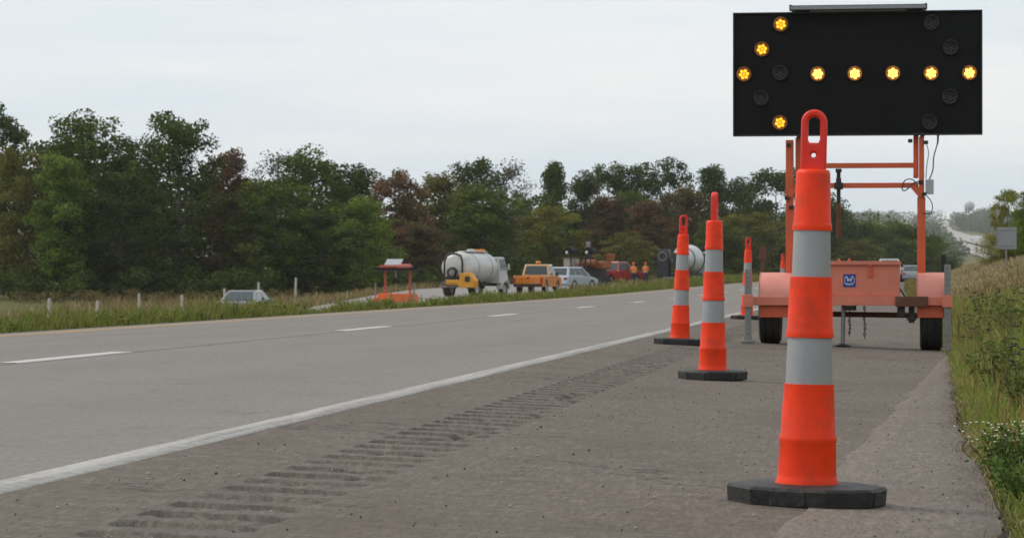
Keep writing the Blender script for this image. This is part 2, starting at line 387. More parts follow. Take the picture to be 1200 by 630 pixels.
def make_cone():
    root = bpy.data.objects.new('channelizer_cone', None); COL.objects.link(root); root.empty_display_size = .2
    # octagonal rubber base
    def octo(w, dpt, cut): return [(-w + cut, -dpt), (w - cut, -dpt), (w, -dpt + cut), (w, dpt - cut), (w - cut, dpt), (-w + cut, dpt), (-w, dpt - cut), (-w, -dpt + cut)]
    mb = MB(); q = Matrix.Rotation(R(-16), 3, 'Z')
    secs = []
    for w, z in ((.216, .0), (.226, .004), (.229, .050), (.224, .058), (.206, .061), (.16, .060), (.135, .064)):
        secs.append([q @ Vector((x, y, z)) for x, y in octo(w * 1.03, w * .86, w * .5)])
    base = mb.loft(secs).build('base', M_rub, root, smooth=25)
    for k in range(4):
        a = R(-16 + 90 * k); MB().box((math.cos(a) * (.2305 if k % 2 == 0 else .1915), math.sin(a) * (.2305 if k % 2 == 0 else .1915), .0265), (.02, .115, .05), rot=a).build('grip_lug', M_rub, base, bevel=.004)
    pr = [(.098, zc(567)), (.101, zc(563)), (.101, zc(556)), (.093, zc(549)), (.0915, zc(545)), (.0885, zc(510)), (.0905, zc(507)), (.0905, zc(503)), (.0855, zc(499)), (.0785, zc(447)), (.0785, zc(442))]
    body = MB().lathe(pr, 40).build('body', M_or, root, smooth=50)
    pr = [(.0735, zc(442)), (.0735, zc(440)), (.0695, zc(391)), (.0695, zc(388))]
    MB().lathe(pr, 40).build('reflective_band', M_ref, body, smooth=50)
    pr = [(.0745, zc(389)), (.0750, zc(386)), (.0740, zc(382)), (.0715, zc(379)), (.0665, zc(325)), (.0655, zc(320))]
    MB().lathe(pr, 40).build('upper_section', M_or, root, smooth=50)
    pr = [(.0605, zc(322)), (.0605, zc(319)), (.0575, zc(269)), (.0575, zc(265))]
    MB().lathe(pr, 40).build('reflective_band', M_ref, body, smooth=50)
    pr = [(.0615, zc(267)), (.0620, zc(263)), (.0610, zc(260)), (.0580, zc(257)), (.0535, zc(203)), (.0515, zc(199)), (.046, zc(197.5)), (.03, zc(197))]
    MB().lathe(pr, 40).build('top_section', M_or, root, smooth=50)
    cu = bpy.data.curves.new('handle', 'CURVE'); cu.dimensions = '2D'; cu.fill_mode = 'BOTH'; cu.extrude = .012; cu.bevel_depth = .007; cu.bevel_resolution = 2
    def spl(pts):
        s = cu.splines.new('POLY'); s.points.add(len(pts) - 1); s.use_cyclic_u = True
        for p, (x, y) in zip(s.points, pts): p.co = (x, y, 0, 1)
    w = .0335; zt = zc(129) - w - .007
    arc = lambda r, cy, n=14: [(r * math.cos(k * math.pi / n), cy + r * math.sin(k * math.pi / n)) for k in range(n + 1)]
    spl([(-.032, zc(200)), (.032, zc(200)), (w, zc(190))] + arc(w, zt) + [(-w, zc(190))])
    ws = .0255
    spl([(ws, zc(164)), (ws - .008, zc(169.5)), (-ws + .008, zc(169.5)), (-ws, zc(164))] + arc(ws, zt)[::-1])
    hr = .0145; spl([(hr * math.cos(k * math.tau / 14), zc(181) + hr * math.sin(k * math.tau / 14)) for k in range(14)])
    tmp = bpy.data.objects.new('handle_tmp', cu); COL.objects.link(tmp)
    dg = bpy.context.evaluated_depsgraph_get(); me = bpy.data.meshes.new_from_object(tmp.evaluated_get(dg)); bpy.data.objects.remove(tmp)
    me.transform(Matrix.Rotation(R(90), 4, 'X')); me.materials.clear(); me.materials.append(M_or2)
    me.polygons.foreach_set('use_smooth', [True] * len(me.polygons)); me.set_sharp_from_angle(angle=R(50))
    link('handle', me, root)
    return root
cone = make_cone()
CG = 'orange channelizer cones along the shoulder'
for i, (px, dc, rz, tilt, lab) in enumerate([
        (945, 8.8, 0, 1.2, 'nearest and largest orange channelizer cone with two grey reflective bands on black base'),
        (835, 18.5, 84, .7, 'second orange channelizer cone, its handle turned edge-on, beside the rumble strip'),
        (796.5, 26.7, 8, 1.9, 'orange channelizer cone at the white edge line, left of the edge-on cone'),
        (875, 42.3, 12, 1.2, 'small distant orange channelizer cone left of the trailer wheel'),
        (916.5, 74, 30, 1., 'farthest orange channelizer cone mostly hidden behind the trailer mast')]):
    p = P(px, 325, dc); o = cone if i == 0 else copy_tree(cone); o.scale = (.985,) * 3
    o.location = (p.x, p.y, float(prof(p.y)) + float(cross(p.x - curve(p.y))) + (.004 if i == 4 else .0)); o.rotation_mode = 'QUATERNION'; o.rotation_quaternion = (Matrix.Rotation(R(tilt), 3, 'Y') @ Matrix.Rotation(R(rz), 3, 'Z')).to_quaternion()
    tag(o, lab, 'traffic cone', CG)

# ------------------------------------------------------------------ arrow board trailer
M_to = pm('trailer_orange', (.62, .105, .032), .5, var=.15, scale=3, dirt=(.22, .075, .04), dirt_amt=.4)
M_tf = pm('trailer_faded_paint', (.66, .20, .125), .6, var=.12, scale=3, dirt=(.30, .11, .06), dirt_amt=.35)
M_tp = pm('fender_pink_faded', (.68, .26, .205), .6, var=.1, scale=4, dirt=(.36, .14, .09), dirt_amt=.3)
M_blk = pm('board_black', (.0085, .0085, .0085), .6, var=.35, scale=4, dirt=(.012, .011, .010), dirt_amt=.5, spec=.15)
M_dk = pm('dark_steel', (.028, .026, .025), .55, .3, var=.3, scale=12)
M_rust = pm('rusty_steel', (.14, .055, .03), .75, .2, var=.4, scale=14, bump=.3)
M_galv = pm('galvanised_steel', (.24, .235, .23), .5, .5, var=.2, scale=14, dirt=(.2, .15, .11), dirt_amt=.4)
M_tyre = pm('tyre_rubber', (.016, .015, .014), .75, var=.3, scale=10, dirt=(.09, .075, .06), dirt_amt=.35, bump=.3, bscale=70)
M_rim = pm('wheel_rim', (.45, .44, .42), .45, .4, var=.2, scale=8)
M_grey = pm('grey_plastic', (.40, .41, .42), .5, var=.08)
M_ledoff = pm('led_lens_unlit', (.035, .033, .031), .3, var=.4, scale=60)
M_ledA = emit('led_amber', (1., .40, .02), 2.4); M_ledB = emit('led_amber_bright', (1., .45, .06), 6.5)
TS = 117.0
tp = P(996, 325, 28.5)
TR = thing('arrow_board_trailer', 'orange two-wheel trailer carrying a raised black arrow board with lit amber lamps', 'trailer', (tp.x, tp.y, float(cross(tp.x))), R(-.4))
def tx(px): return (px - 996) / TS
def tz(py): return (405.6 - py) / TS
def tg(x): return float(cross(tp.x + x)) - float(cross(tp.x))     # ground under the trailer
def rect(mb, x0, x1, y0, y1, yc, dep):   # pixel rectangle as box
    return mb.box(((tx(x0) + tx(x1)) / 2, yc, (tz(y0) + tz(y1)) / 2), (abs(tx(x1) - tx(x0)), dep, abs(tz(y1) - tz(y0))))
# running gear
for sx, x0, x1 in ((-1, 891, 916), (1, 1077, 1103)):
    xm = (tx(x0) + tx(x1)) / 2; w = tx(x1) - tx(x0); r = .335; g = tg(xm)
    pr = [(.19, -w * .42), (.24, -w / 2), (.30, -w / 2), (.325, -w * .44), (r, -w * .33), (r, -w * .2), (r - .008, -w * .19), (r - .008, -w * .15), (r, -w * .14), (r, w * .14), (r - .008, w * .15), (r - .008, w * .19), (r, w * .2), (r, w * .33), (.325, w * .44), (.30, w / 2), (.24, w / 2), (.19, w * .42)]
    wh = MB().lathe(pr, 40, axis='x', caps=False).build('wheel', M_tyre, TR, (xm, 0, g + r - .004), smooth=35)
    MB().lathe([(.02, -w * .3), (.19, -w * .42), (.195, -w * .36), (.195, w * .36), (.19, w * .42), (.02, w * .3)], 28, axis='x').build('rim', M_rim, wh, smooth=35)
    # fender: rounded shell over the wheel with a skirt
    fx0, fx1 = (892, 930) if sx < 0 else (1073, 1107)
    a, b_ = tx(fx0), tx(fx1); mb = MB(); ro = tz(319) - tz(352); n = 12; outer = []; inner = []
    for k in range(n + 1):
        th = math.pi * k / n; outer.append((-.43 * math.cos(th), tz(352) + ro * math.sin(th) ** .8)); inner.append((-.415 * math.cos(th), tz(352) + (ro - .014) * math.sin(th) ** .8))
    mb.prism(outer + inner[::-1], a, b_, 'yz')
    fo = outer + [(.43, tz(353)), (-.43, tz(353))]
    mb.prism(fo, a + .002 if sx < 0 else b_ - .012, a + .012 if sx < 0 else b_ - .002, 'yz')
    mb.prism(fo, b_ - .012 if sx < 0 else a + .002, b_ - .002 if sx < 0 else a + .012, 'yz')
    fd = mb.build('fender', M_tp, TR, smooth=40)
    sk = MB(); rect(sk, fx0 + 1, fx1 - 3, 357, 371, -.37, .012); sk.build('skirt', M_to, fd, bevel=.003)
# chassis
mb = MB(); rect(mb, 886, 1110, 347, 357, -.40, .075); mb.build('rear_beam', M_tf, TR, bevel=.004)
mb = MB()
for x in (940, 1052): mb.box((tx(x), .55, tz(352) - .01), (.06, 1.8, .07))
mb.box((0, 1.42, tz(352) - .01), (1.02, .06, .07)); mb.build('frame_rail', M_to, TR, bevel=.003)
MB().tube([(tx(918), .02, tz(367)), (tx(1076), .02, tz(367) + tg(1.) * .5)], .028, 10).build('axle', M_rust, TR, smooth=40)
mb = MB(); rect(mb, 1049, 1086, 346.5, 358.5, -.45, .05); mb.build('hitch_sleeve', M_rust, TR, bevel=.006)
rect(MB(), 1051, 1060, 358.5, 370, -.36, .08).build('spring_hanger', M_dk, TR, bevel=.004)
mb = rect(MB(), 1064, 1071, 358.5, 377, -.33, .1); rect(mb, 1062, 1073, 371, 374, -.33, .12).build('spring_hanger', M_dk, TR, bevel=.004)
rect(MB(), 936, 943, 358.5, 374, -.33, .1).build('spring_hanger', M_dk, TR, bevel=.004)
MB().tube([(tx(1054), -.3, tz(338)), (tx(1062), -.2, tz(350))], .008, 6).build('cable', M_dk, TR)
MB().tube([(0, 1.4, tz(352) - .01), (0, 2.5, tz(356))], .045, 8).build('tongue', M_to, TR)
# jacks
for x0, x1, y0, yb in ((876.5, 883.5, 315, 401), (1104.5, 1112, 310, 405)):
    xm = (tx(x0) + tx(x1)) / 2; zg = tg(xm); w = tx(x1) - tx(x0)
    mb = MB(); zt = tz(y0); mb.box((xm, -.47, (zt + zg + .03) / 2), (w, .06, zt - zg - .03))
    j = mb.build('stabiliser_jack', M_galv, TR, bevel=.004)
    hb = MB()
    for k in range(14):
        z = zg + .1 + k * (zt - zg - .14) / 13; hb.lathe([(.005, -.5015), (.005, -.4985)], 8, c=(xm, 0, z), axis='y')
    hb.build('pin_holes', M_dk, j)['kind'] = 'stuff'
    fb = MB(); fb.box((xm, -.47, zg + .02), (.125, .13, .032)).box((xm, -.47, zg + .05), (.075, .08, .04)); fb.build('foot_plate', M_galv, j, bevel=.005)
    cl = MB(); cl.box((xm, -.47, tz(352)), (w + .035, .1, .12)); cl.build('clamp', M_tf, j, bevel=.004)
mb = MB(); rect(mb, 1102.5, 1107.5, 298, 352, .62, .03); mb.build('marker_post', M_dk, TR)
mb = MB(); rect(mb, 1103, 1106, 352, 372, .62, .03); mb.build('marker_post_foot', M_dk, TR)
mb = MB(); rect(mb, 989.5, 1004, 357.5, 363, -.3, .16); mb.build('jack_bracket', M_dk, TR)
cj = MB().tube([(tx(989.5), -.32, tz(357)), (tx(988.5), -.32, tg(-.06) + .03)], .021, 10).build('centre_jack', M_galv, TR, smooth=40)
MB().lathe([(.075, 0), (.078, .012), (.03, .03)], 16, c=(tx(988.5), -.32, tg(-.06) + .005)).build('foot_plate', M_dk, cj, smooth=30)
for x, y0, y1, lean in ((996.5, 363, 392, 0.), (1013, 356, 395, .01)):
    mb = MB(); n = 13
    for k in range(n):
        z = tz(y0) + (tz(y1) - tz(y0)) * (k + .5) / n; h = abs(tz(y1) - tz(y0)) / n * .72
        ring = []
        for q in range(9):
            a = q * math.tau / 8; e = .011 * math.cos(a); ring.append((tx(x) + lean * k / n + (e if k % 2 else 0) + .004 * math.sin(k), -.3 + (0 if k % 2 else e), z + h * math.sin(a)))
        mb.tube(ring, .0045, 5, caps=False)
    mb.build('safety_chain', M_dk, TR)
# toolbox
tb0 = MB(); rect(tb0, 934, 1054, 310, 347, -.05, .66); tb = tb0.build('toolbox', M_tf, TR, bevel=.006)
mb = MB(); rect(mb, 933, 1055, 306, 310.5, -.06, .70); mb.build('lid', M_tf, tb, bevel=.004)
mb = MB(); rect(mb, 1018.5, 1022.5, 312.5, 318, -.392, .022); rect(mb, 1018, 1023, 318.5, 324, -.396, .026); rect(mb, 1019.5, 1021.5, 310, 313, -.414, .01); mb.build('latch', M_to, tb, bevel=.002)
for x in (983, 995):
    MB().lathe([(.012, tz(306)), (.014, tz(304)), (.006, tz(302.5))], 8, c=(tx(x), .1, 0)).build('lid_bolt', M_to, tb)
# blue sticker with its white crest, flat print as thin raised shapes
mb = MB(); rect(mb, 989.2, 1003.6, 321, 336, -.3815, .003); stk = mb.build('blue_sticker', pm('sticker_blue', (.018, .045, .27), .4, var=.15, scale=30), TR)
mb = MB(); yy = -.3845; cx = tx(996.4); cz = tz(328)
def bar(p, q, w=.006): mb.tube([(cx + p[0], yy, cz + p[1]), (cx + q[0], yy, cz + q[1])], w / 2, 5)
for sgn in (-1, 1):
    bar((sgn * .027, .036), (sgn * .014, -.012), .012); bar((sgn * .014, -.012), (0, .018), .011)
    for k in range(6):
        a0, a1 = R(75 - 26 * k), R(75 - 26 * (k + 1)); bar((sgn * (.018 + .030 * math.cos(a0)), .044 * math.sin(a0) - .002), (sgn * (.018 + .030 * math.cos(a1)), .044 * math.sin(a1) - .002), .006)
    bar((sgn * .03, -.038), (0, -.047), .007); bar((sgn * .034, -.03), (0, -.036), .005)
mb.build('white_crest', pm('sticker_white', (.62, .66, .70), .5, var=.1), stk)
# mast
yb = -.02
for sx in (-1, 1):
    lo = MB(); up = MB()
    if sx < 0: rect(lo, 921.5, 930.5, 164, 352, yb, .075); rect(up, 932.5, 939.5, 161, 224, yb + .05, .06)
    else: rect(lo, 1076, 1082, 161, 352, yb, .075); rect(up, 1069.5, 1075.6, 159, 209, yb + .05, .06)
    if sx > 0: rect(lo, 1074, 1083.5, 231, 352, yb, .085)
    p = lo.build('mast_post', M_to, TR, bevel=.006); up.build('sliding_tube', M_to, p, bevel=.006)
    g = MB()
    if sx > 0: g.prism([(tx(1066), tz(220)), (tx(1080), tz(220)), (tx(1080), tz(232)), (tx(1076), tz(232))], yb - .06, yb - .045, 'xz')
    else: g.prism([(tx(936), tz(220)), (tx(924), tz(220)), (tx(924), tz(232)), (tx(928), tz(232))], yb - .06, yb - .045, 'xz')
    g.build('gusset', M_to, p)
    for x, y in ((925, 170), (937, 160), (943, 172), (928, 243), (923, 232)) if sx < 0 else ((1073, 159), (1080, 159), (1066, 166), (1084, 168), (1078, 214), (1082, 228)):
        MB().box((tx(x), yb - .05, tz(y)), (.045, .06, .035)).build('bolt', M_dk, p, bevel=.004)
mb = MB(); rect(mb, 936, 1070, 191, 197, yb + .05, .055); mb.build('upper_crossbar', M_to, TR, bevel=.005)
mb = MB(); rect(mb, 931, 1075.5, 214.5, 220.5, yb + .0, .055); mb.build('lower_crossbar', M_to, TR, bevel=.005)
sj = MB().tube([(tx(983), yb - .02, tz(198)), (tx(983), yb - .02, tz(240))], .02, 10).build('lift_screw', M_dk, TR, smooth=40)
rect(MB(), 979.5, 986.5, 198, 202, yb - .02, .09).build('screw_collar', M_dk, sj, bevel=.004)
mb = rect(MB(), 980, 986, 209, 215, yb - .02, .09); rect(mb, 978, 988, 214, 222, yb - .02, .09).build('screw_collar', M_dk, sj, bevel=.004)
MB().tube([(tx(983), yb - .02, tz(238)), (tx(983), yb - .02, tz(278))], .023, 10).build('screw_sleeve', M_rust, sj, smooth=40)
mb = MB(); rect(mb, 1083.5, 1093, 211, 228, yb - .01, .07); jb = mb.build('junction_box', M_grey, TR, bevel=.005)
def cablepx(pts, r=.006, y=-.08):
    P3 = [Vector((tx(a), y + .012 * math.sin(i), tz(b))) for i, (a, b) in enumerate(pts)]; out = []
    for i in range(len(P3) - 1):
        p0, p1, p2, p3 = P3[max(i - 1, 0)], P3[i], P3[i + 1], P3[min(i + 2, len(P3) - 1)]
        for k in range(5):
            u = k / 5; out.append(.5 * ((2 * p1) + (-p0 + p2) * u + (2 * p0 - 5 * p1 + 4 * p2 - p3) * u * u + (-p0 + 3 * p1 - 3 * p2 + p3) * u ** 3))
    out.append(P3[-1]); MB().tube(out, r, 6).build('cable', M_cab, TR, smooth=60)
M_cab = pm('cable_black', (.022, .022, .023), .5, var=.2)
cablepx([(1084, 168), (1087, 180), (1085, 195), (1084, 210)], .004)
cablepx([(1098, 160), (1097, 170), (1093, 185), (1092, 200), (1088, 211)], .006)
MB().tube([(tx(1098), -.08, tz(159)), (tx(1097.6), -.08, tz(170))], [.012, .007], 8).build('cable_gland', M_cab, TR)
cablepx([(1072, 214), (1067, 210.5), (1060, 212), (1056.5, 219), (1058, 224), (1063, 222), (1068, 216), (1076, 213)], .006)
cablepx([(1080, 228), (1086, 231), (1091, 239), (1091, 247), (1087, 251.5), (1080, 250)], .005)
# arrow board
bx0, bx1, by0, by1 = 860.5, 1148.5, 15.5, 159
mb = MB(); rect(mb, bx0, bx1, by0, by1, -.06, .05); board = mb.build('arrow_board', M_blk, TR, bevel=.004)
mb = MB(); e = 1.2
rect(mb, bx0 - .4, bx1 + .4, by0 - .6, by0 + e, -.07, .075); rect(mb, bx0 - .4, bx1 + .4, by1 - e, by1 + .6, -.07, .075)
rect(mb, bx0 - .4, bx0 + e, by0 + e + .1, by1 - e - .1, -.07, .075); rect(mb, bx1 - e, bx1 + .4, by0 + e + .1, by1 - e - .1, -.07, .075)
mb.build('rim', pm('board_rim', (.02, .02, .02), .45, .2, var=.2), board, bevel=.002)
mb = MB(); rect(mb, 928, 1084, 9.6, 13.6, .02, .5); sp_ = mb.build('solar_panel', pm('solar_frame', (.25, .26, .27), .4, .4), board, bevel=.003)
mb = MB(); rect(mb, 928, 1084, 8.4, 9.3, .02, .46); mb.build('panel_cells', pm('solar_cells', (.03, .035, .05), .15), sp_)
for a4 in ((926.5, 929.5, 7.8, 14.8, -.2, .05), (1082.5, 1085.5, 7.8, 14.8, -.2, .05), (932, 950, 13.6, 15, -.1, .1), (1062, 1080, 13.6, 15, -.1, .1)): rect(MB(), *a4).build('panel_bracket', M_dk, sp_, bevel=.002)
def lamp_mesh(mats, lit):
    mb = MB(); mb.mat(0)
    mb.lathe([(.070, .0), (.074, -.012), (.074, -.030), (.066, -.034), (.062, -.030), (.061, -.008)], 28, axis='y', caps=False)
    mb.lathe([(.0, -.006), (.061, -.006)], 28, axis='y', caps=False)
    hood = [(.074 * math.cos(R(a)), .074 * math.sin(R(a))) for a in range(25, 156, 10)]
    hin = [(.068 * math.cos(R(a)), .068 * math.sin(R(a))) for a in range(25, 156, 10)]
    mb.prism(hood + hin[::-1], -.075 if not lit else -.05, -.028, 'xz')
    mb.mat(1)
    for k in range(6):
        a = R(60 * k + 30); mb.lathe([(.0155, -.008), (.0165, -.014), (.0135, -.021), (.006, -.024)], 12, c=(.0350 * math.cos(a), 0, .0350 * math.sin(a)), axis='y')
    mb.lathe([(.012, -.008), (.0125, -.014), (.010, -.020)], 12, axis='y')
    o = mb.build('lamp', mats, board, smooth=50); return o
M_bez = pm('lamp_bezel_glow_tint', (.22, .10, .03), .35, var=.2)  # orange glow around the burning lamps put into the bezel colour
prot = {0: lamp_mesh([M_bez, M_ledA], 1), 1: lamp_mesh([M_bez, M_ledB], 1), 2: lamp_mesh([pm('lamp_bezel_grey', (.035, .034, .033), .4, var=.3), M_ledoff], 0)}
lamps = [(916, 29, 0), (894, 58, 0), (873, 87, 0), (915, 144, 0), (959, 87.5, 1), (1002, 87.5, 1), (1046, 87.5, 1), (1090, 88, 1), (1134, 88, 1),
         (915.5, 86, 2), (893, 115, 2), (1090.5, 29.5, 2), (1112.5, 58.5, 2), (1111.5, 115.5, 2), (1088.5, 145, 2)]
seen = set()
for x, y, k in lamps:
    o = prot[k] if k not in seen else prot[k].copy()
    if k in seen: COL.objects.link(o); o.parent = board
    seen.add(k); o.location = (tx(x), -.0855, tz(y)); o.rotation_euler = (0, R((x * 37) % 60), 0) if k < 2 else (0, 0, 0)

# ------------------------------------------------------------------ vehicles and machines on the far carriageway
M_glass = pm('window_glass', (.035, .05, .05), .08, var=.2, spec=.6)
M_tail = pm('tail_lamp_red', (.35, .012, .01), .3)
M_headl = pm('lamp_clear', (.7, .7, .66), .2)
M_beacon = pm('amber_beacon', (.75, .22, .01), .35)
def car_paint(name, col): return pm(name, col, .28, .1, var=.06, scale=3, dirt=tuple(c * .6 + .03 for c in col), dirt_amt=.25, coat=.4)
def wheel(parent, x, y, r, w, zc_=None, z=None):
    pr = [(r * .6, -w * .42), (r * .75, -w / 2), (r * .93, -w / 2), (r, -w * .36), (r, w * .36), (r * .93, w / 2), (r * .75, w / 2), (r * .6, w * .42)]
    o = MB().lathe(pr, 24, axis='x', caps=False).build('wheel', M_tyre, parent, (x, y, r if z is None else z), smooth=35)
    MB().lathe([(r * .15, -w * .34), (r * .58, -w * .36), (r * .62, -w * .43), (r * .62, w * .43), (r * .58, w * .36), (r * .15, w * .34)], 20, axis='x').build('rim', M_rim, o, smooth=35)
def arch_side(pts, wheels, r, n=8):
    """lower side outline from rear to front with wheel arches cut in; pts is the upper outline front to rear"""
    low = []
    y0, y1, zb = pts
    low.append((y0, zb))
    for wy in wheels:
        for k in range(n + 1):
            a = math.pi - math.pi * k / n; low.append((wy + r * math.cos(a), max(zb, .0) + (r * 1.0) * math.sin(a)))
    low.append((y1, zb)); return low
def side_body(name, low, top, hw, mat, parent, tuck=.0, bev=.04):
    """car body: side outline with width, upper edge drawn in a little"""
    o = MB().prism(low + top, -hw, hw, 'yz').build(name, mat, parent, bevel=bev); return o
def greenhouse(parent, b0, b1, hb, zb, t0, t1, ht, zt, mat, sides=2, name='cabin'):
    """glazed cabin: solid frustum in body colour and one pane object for each window"""
    B = [Vector((-hb, b0, zb)), Vector((hb, b0, zb)), Vector((hb, b1, zb)), Vector((-hb, b1, zb))]
    T = [Vector((-ht, t0, zt)), Vector((ht, t0, zt)), Vector((ht, t1, zt)), Vector((-ht, t1, zt))]
    cab = MB().add(B + T, [(3, 2, 1, 0), (4, 5, 6, 7), (0, 1, 5, 4), (1, 2, 6, 5), (2, 3, 7, 6), (3, 0, 4, 7)]).build(name, mat, parent, bevel=.05)
    def pane(nm, a, b, c, d, u0, u1, v0=.1, v1=.86):
        q = lambda u, v: (a.lerp(b, u)).lerp(d.lerp(c, u), v)
        p = [q(u0, v0), q(u1, v0), q(u1, v1), q(u0, v1)]; n = (p[1] - p[0]).cross(p[3] - p[0]).normalized()
        vs = [x + n * .012 for x in p] + [x - n * .03 for x in p]
        MB().add(vs, [(0, 1, 2, 3), (7, 6, 5, 4), (0, 4, 5, 1), (1, 5, 6, 2), (2, 6, 7, 3), (3, 7, 4, 0)]).build(nm, M_glass, cab)
    pane('rear_window', B[0], B[1], T[1], T[0], .08, .92)
    pane('windscreen', B[2], B[3], T[3], T[2], .08, .92)
    for k in range(sides):
        u0, u1 = (k + .06) / sides, (k + .94) / sides
        pane('side_window', B[1], B[2], T[2], T[1], .05 + u0 * .9, .05 + u1 * .9); pane('side_window', B[3], B[0], T[0], T[3], .05 + (1 - u1) * .9, .05 + (1 - u0) * .9)
    return cab
def opp_ground(px, dc):
    p = P(px, 325, dc); return (p.x, p.y, float(prof(p.y) + opp(p.y)) + .001)

def sedan(name, label, cat, loc, rz, mat, L=4.7, H=1.44, hatch=False):
    t = thing(name, label, cat, loc, R(rz)); hw = .88; r = .32; h = L / 2
    low = arch_side((-h + .05, h - .1, .22), (-h + .95, h - .9), .37)
    top = [(h, .4), (h - .03, .62), (h - .35, .74), (h - 1.15, .88), (-h + (.25 if hatch else .95), .95), (-h + .08, .88), (-h, .6), (-h, .35)]
    b = side_body('body', low, top, hw, mat, t, bev=.07)
    if hatch: greenhouse(t, -h + .12, h - 1.0, hw - .05, .90, -h + .5, h - 2.0, hw - .22, H, mat, 3)
    else: greenhouse(t, -h + .55, h - 1.05, hw - .04, .88, -h + 1.4, h - 2.1, hw - .27, H, mat, 2)
    for y in (-h + .95, h - .9):
        for s in (-1, 1): wheel(t, s * (hw - .11), y, r, .2)
    for s in (-1, 1):
        MB().box((s * (hw - .2), -h - .003, .72), (.3, .03, .15)).build('tail_lamp', M_tail, t, bevel=.01)
        MB().box((s * (hw - .2), h - .03, .60), (.3, .04, .13)).build('headlight', M_headl, t, bevel=.01)
        MB().box((s * (hw + .06), h - 1.62, .97), (.16, .1, .12)).build('mirror', mat, t, bevel=.03)
    MB().box((0, -h + .0, .42), (hw * 1.9, .1, .18)).build('bumper', mat, t, bevel=.03)
    MB().box((0, -h - .055, .62), (.36, .012, .14)).build('number_plate', pm('plate_white', (.5, .5, .5), .5), t)
    return t
sedan('silver_sedan', 'pale silver sedan seen from behind, half hidden by median weeds at the left', 'car', opp_ground(290, 128), -1, car_paint('silver_paint', (.21, .215, .23)), 4.8, 1.39)
sedan('silver_hatchback', 'silver blue hatchback standing just right of the orange pickup', 'car', opp_ground(671, 200), -24, car_paint('silver_blue_paint', (.42, .47, .54)), 4.3, 1.52, True)

def pickup(name, label, loc, rz, mat, mat2, beacon=True):
    t = thing(name, label, 'pickup truck', loc, R(rz)); hw = .98; h = 2.75
    low = arch_side((-h + .02, h - .1, .42), (-h + 1.2, h - 1.0), .46)
    top = [(h, .55), (h - .02, .95), (h - .2, 1.08), (h - 1.3, 1.16), (-h + 2.2, 1.16), (-h + 2.18, 1.10), (-h, 1.10), (-h, .5)]
    side_body('body', low, top, hw, mat, t, bev=.05)
    MB().box((0, -h - .015, .86), (hw * 1.86, .05, .46)).build('tailgate', mat, t, bevel=.02)
    MB().box((.0, -h - .045, 1.0), (.22, .02, .07)).build('tailgate_handle', M_dk, t)
    for s in (-1, 1):
        MB().box((s * (hw - .05), -h + 1.1, 1.13), (.1, 2.1, .05)).build('bed_rail', mat2, t, bevel=.015)
        MB().box((s * (hw - .09), -h - .03, .84), (.12, .05, .34)).build('tail_lamp', M_tail, t, bevel=.01)
        MB().box((s * (hw + .14), h - 2.0, 1.25), (.2, .1, .22)).build('mirror', M_dk, t, bevel=.03)
        for y in (-h + 1.2, h - 1.0): wheel(t, s * (hw - .14), y, .40, .26)
    MB().box((0, -h + 1.1, 1.125), (hw * 1.8, 2.0, .02)).build('bed_floor', M_dk, t)
    MB().box((0, -h - .09, .52), (hw * 1.92, .14, .16)).build('bumper', M_dk, t, bevel=.03)
    greenhouse(t, -h + 2.22, h - 1.15, hw - .04, 1.14, -h + 2.5, h - 1.9, hw - .2, 1.88, mat2, 2)
    if beacon:
        MB().box((0, -h + 2.95, 1.92), (.9, .22, .06)).build('light_bar', M_dk, t, bevel=.01)
        MB().lathe([(.17, 0), (.17, .1), (.12, .16)], 14, c=(0, -h + 2.95, 1.94)).build('beacon', M_beacon, t, smooth=40)
    return t
M_pick = car_paint('pickup_orange', (.76, .215, .006)); M_pickw = car_paint('pickup_pale_roof', (.66, .36, .14))
pickup('orange_pickup', 'orange yellow pickup truck with amber beacon, tailgate towards us', opp_ground(630, 186), -6, M_pick, M_pickw)
M_redp = car_paint('red_paint', (.36, .035, .03))
pickup('red_pickup', 'dark red pickup truck just left of the two workers', opp_ground(719, 232), -34, M_redp, M_redp, False)

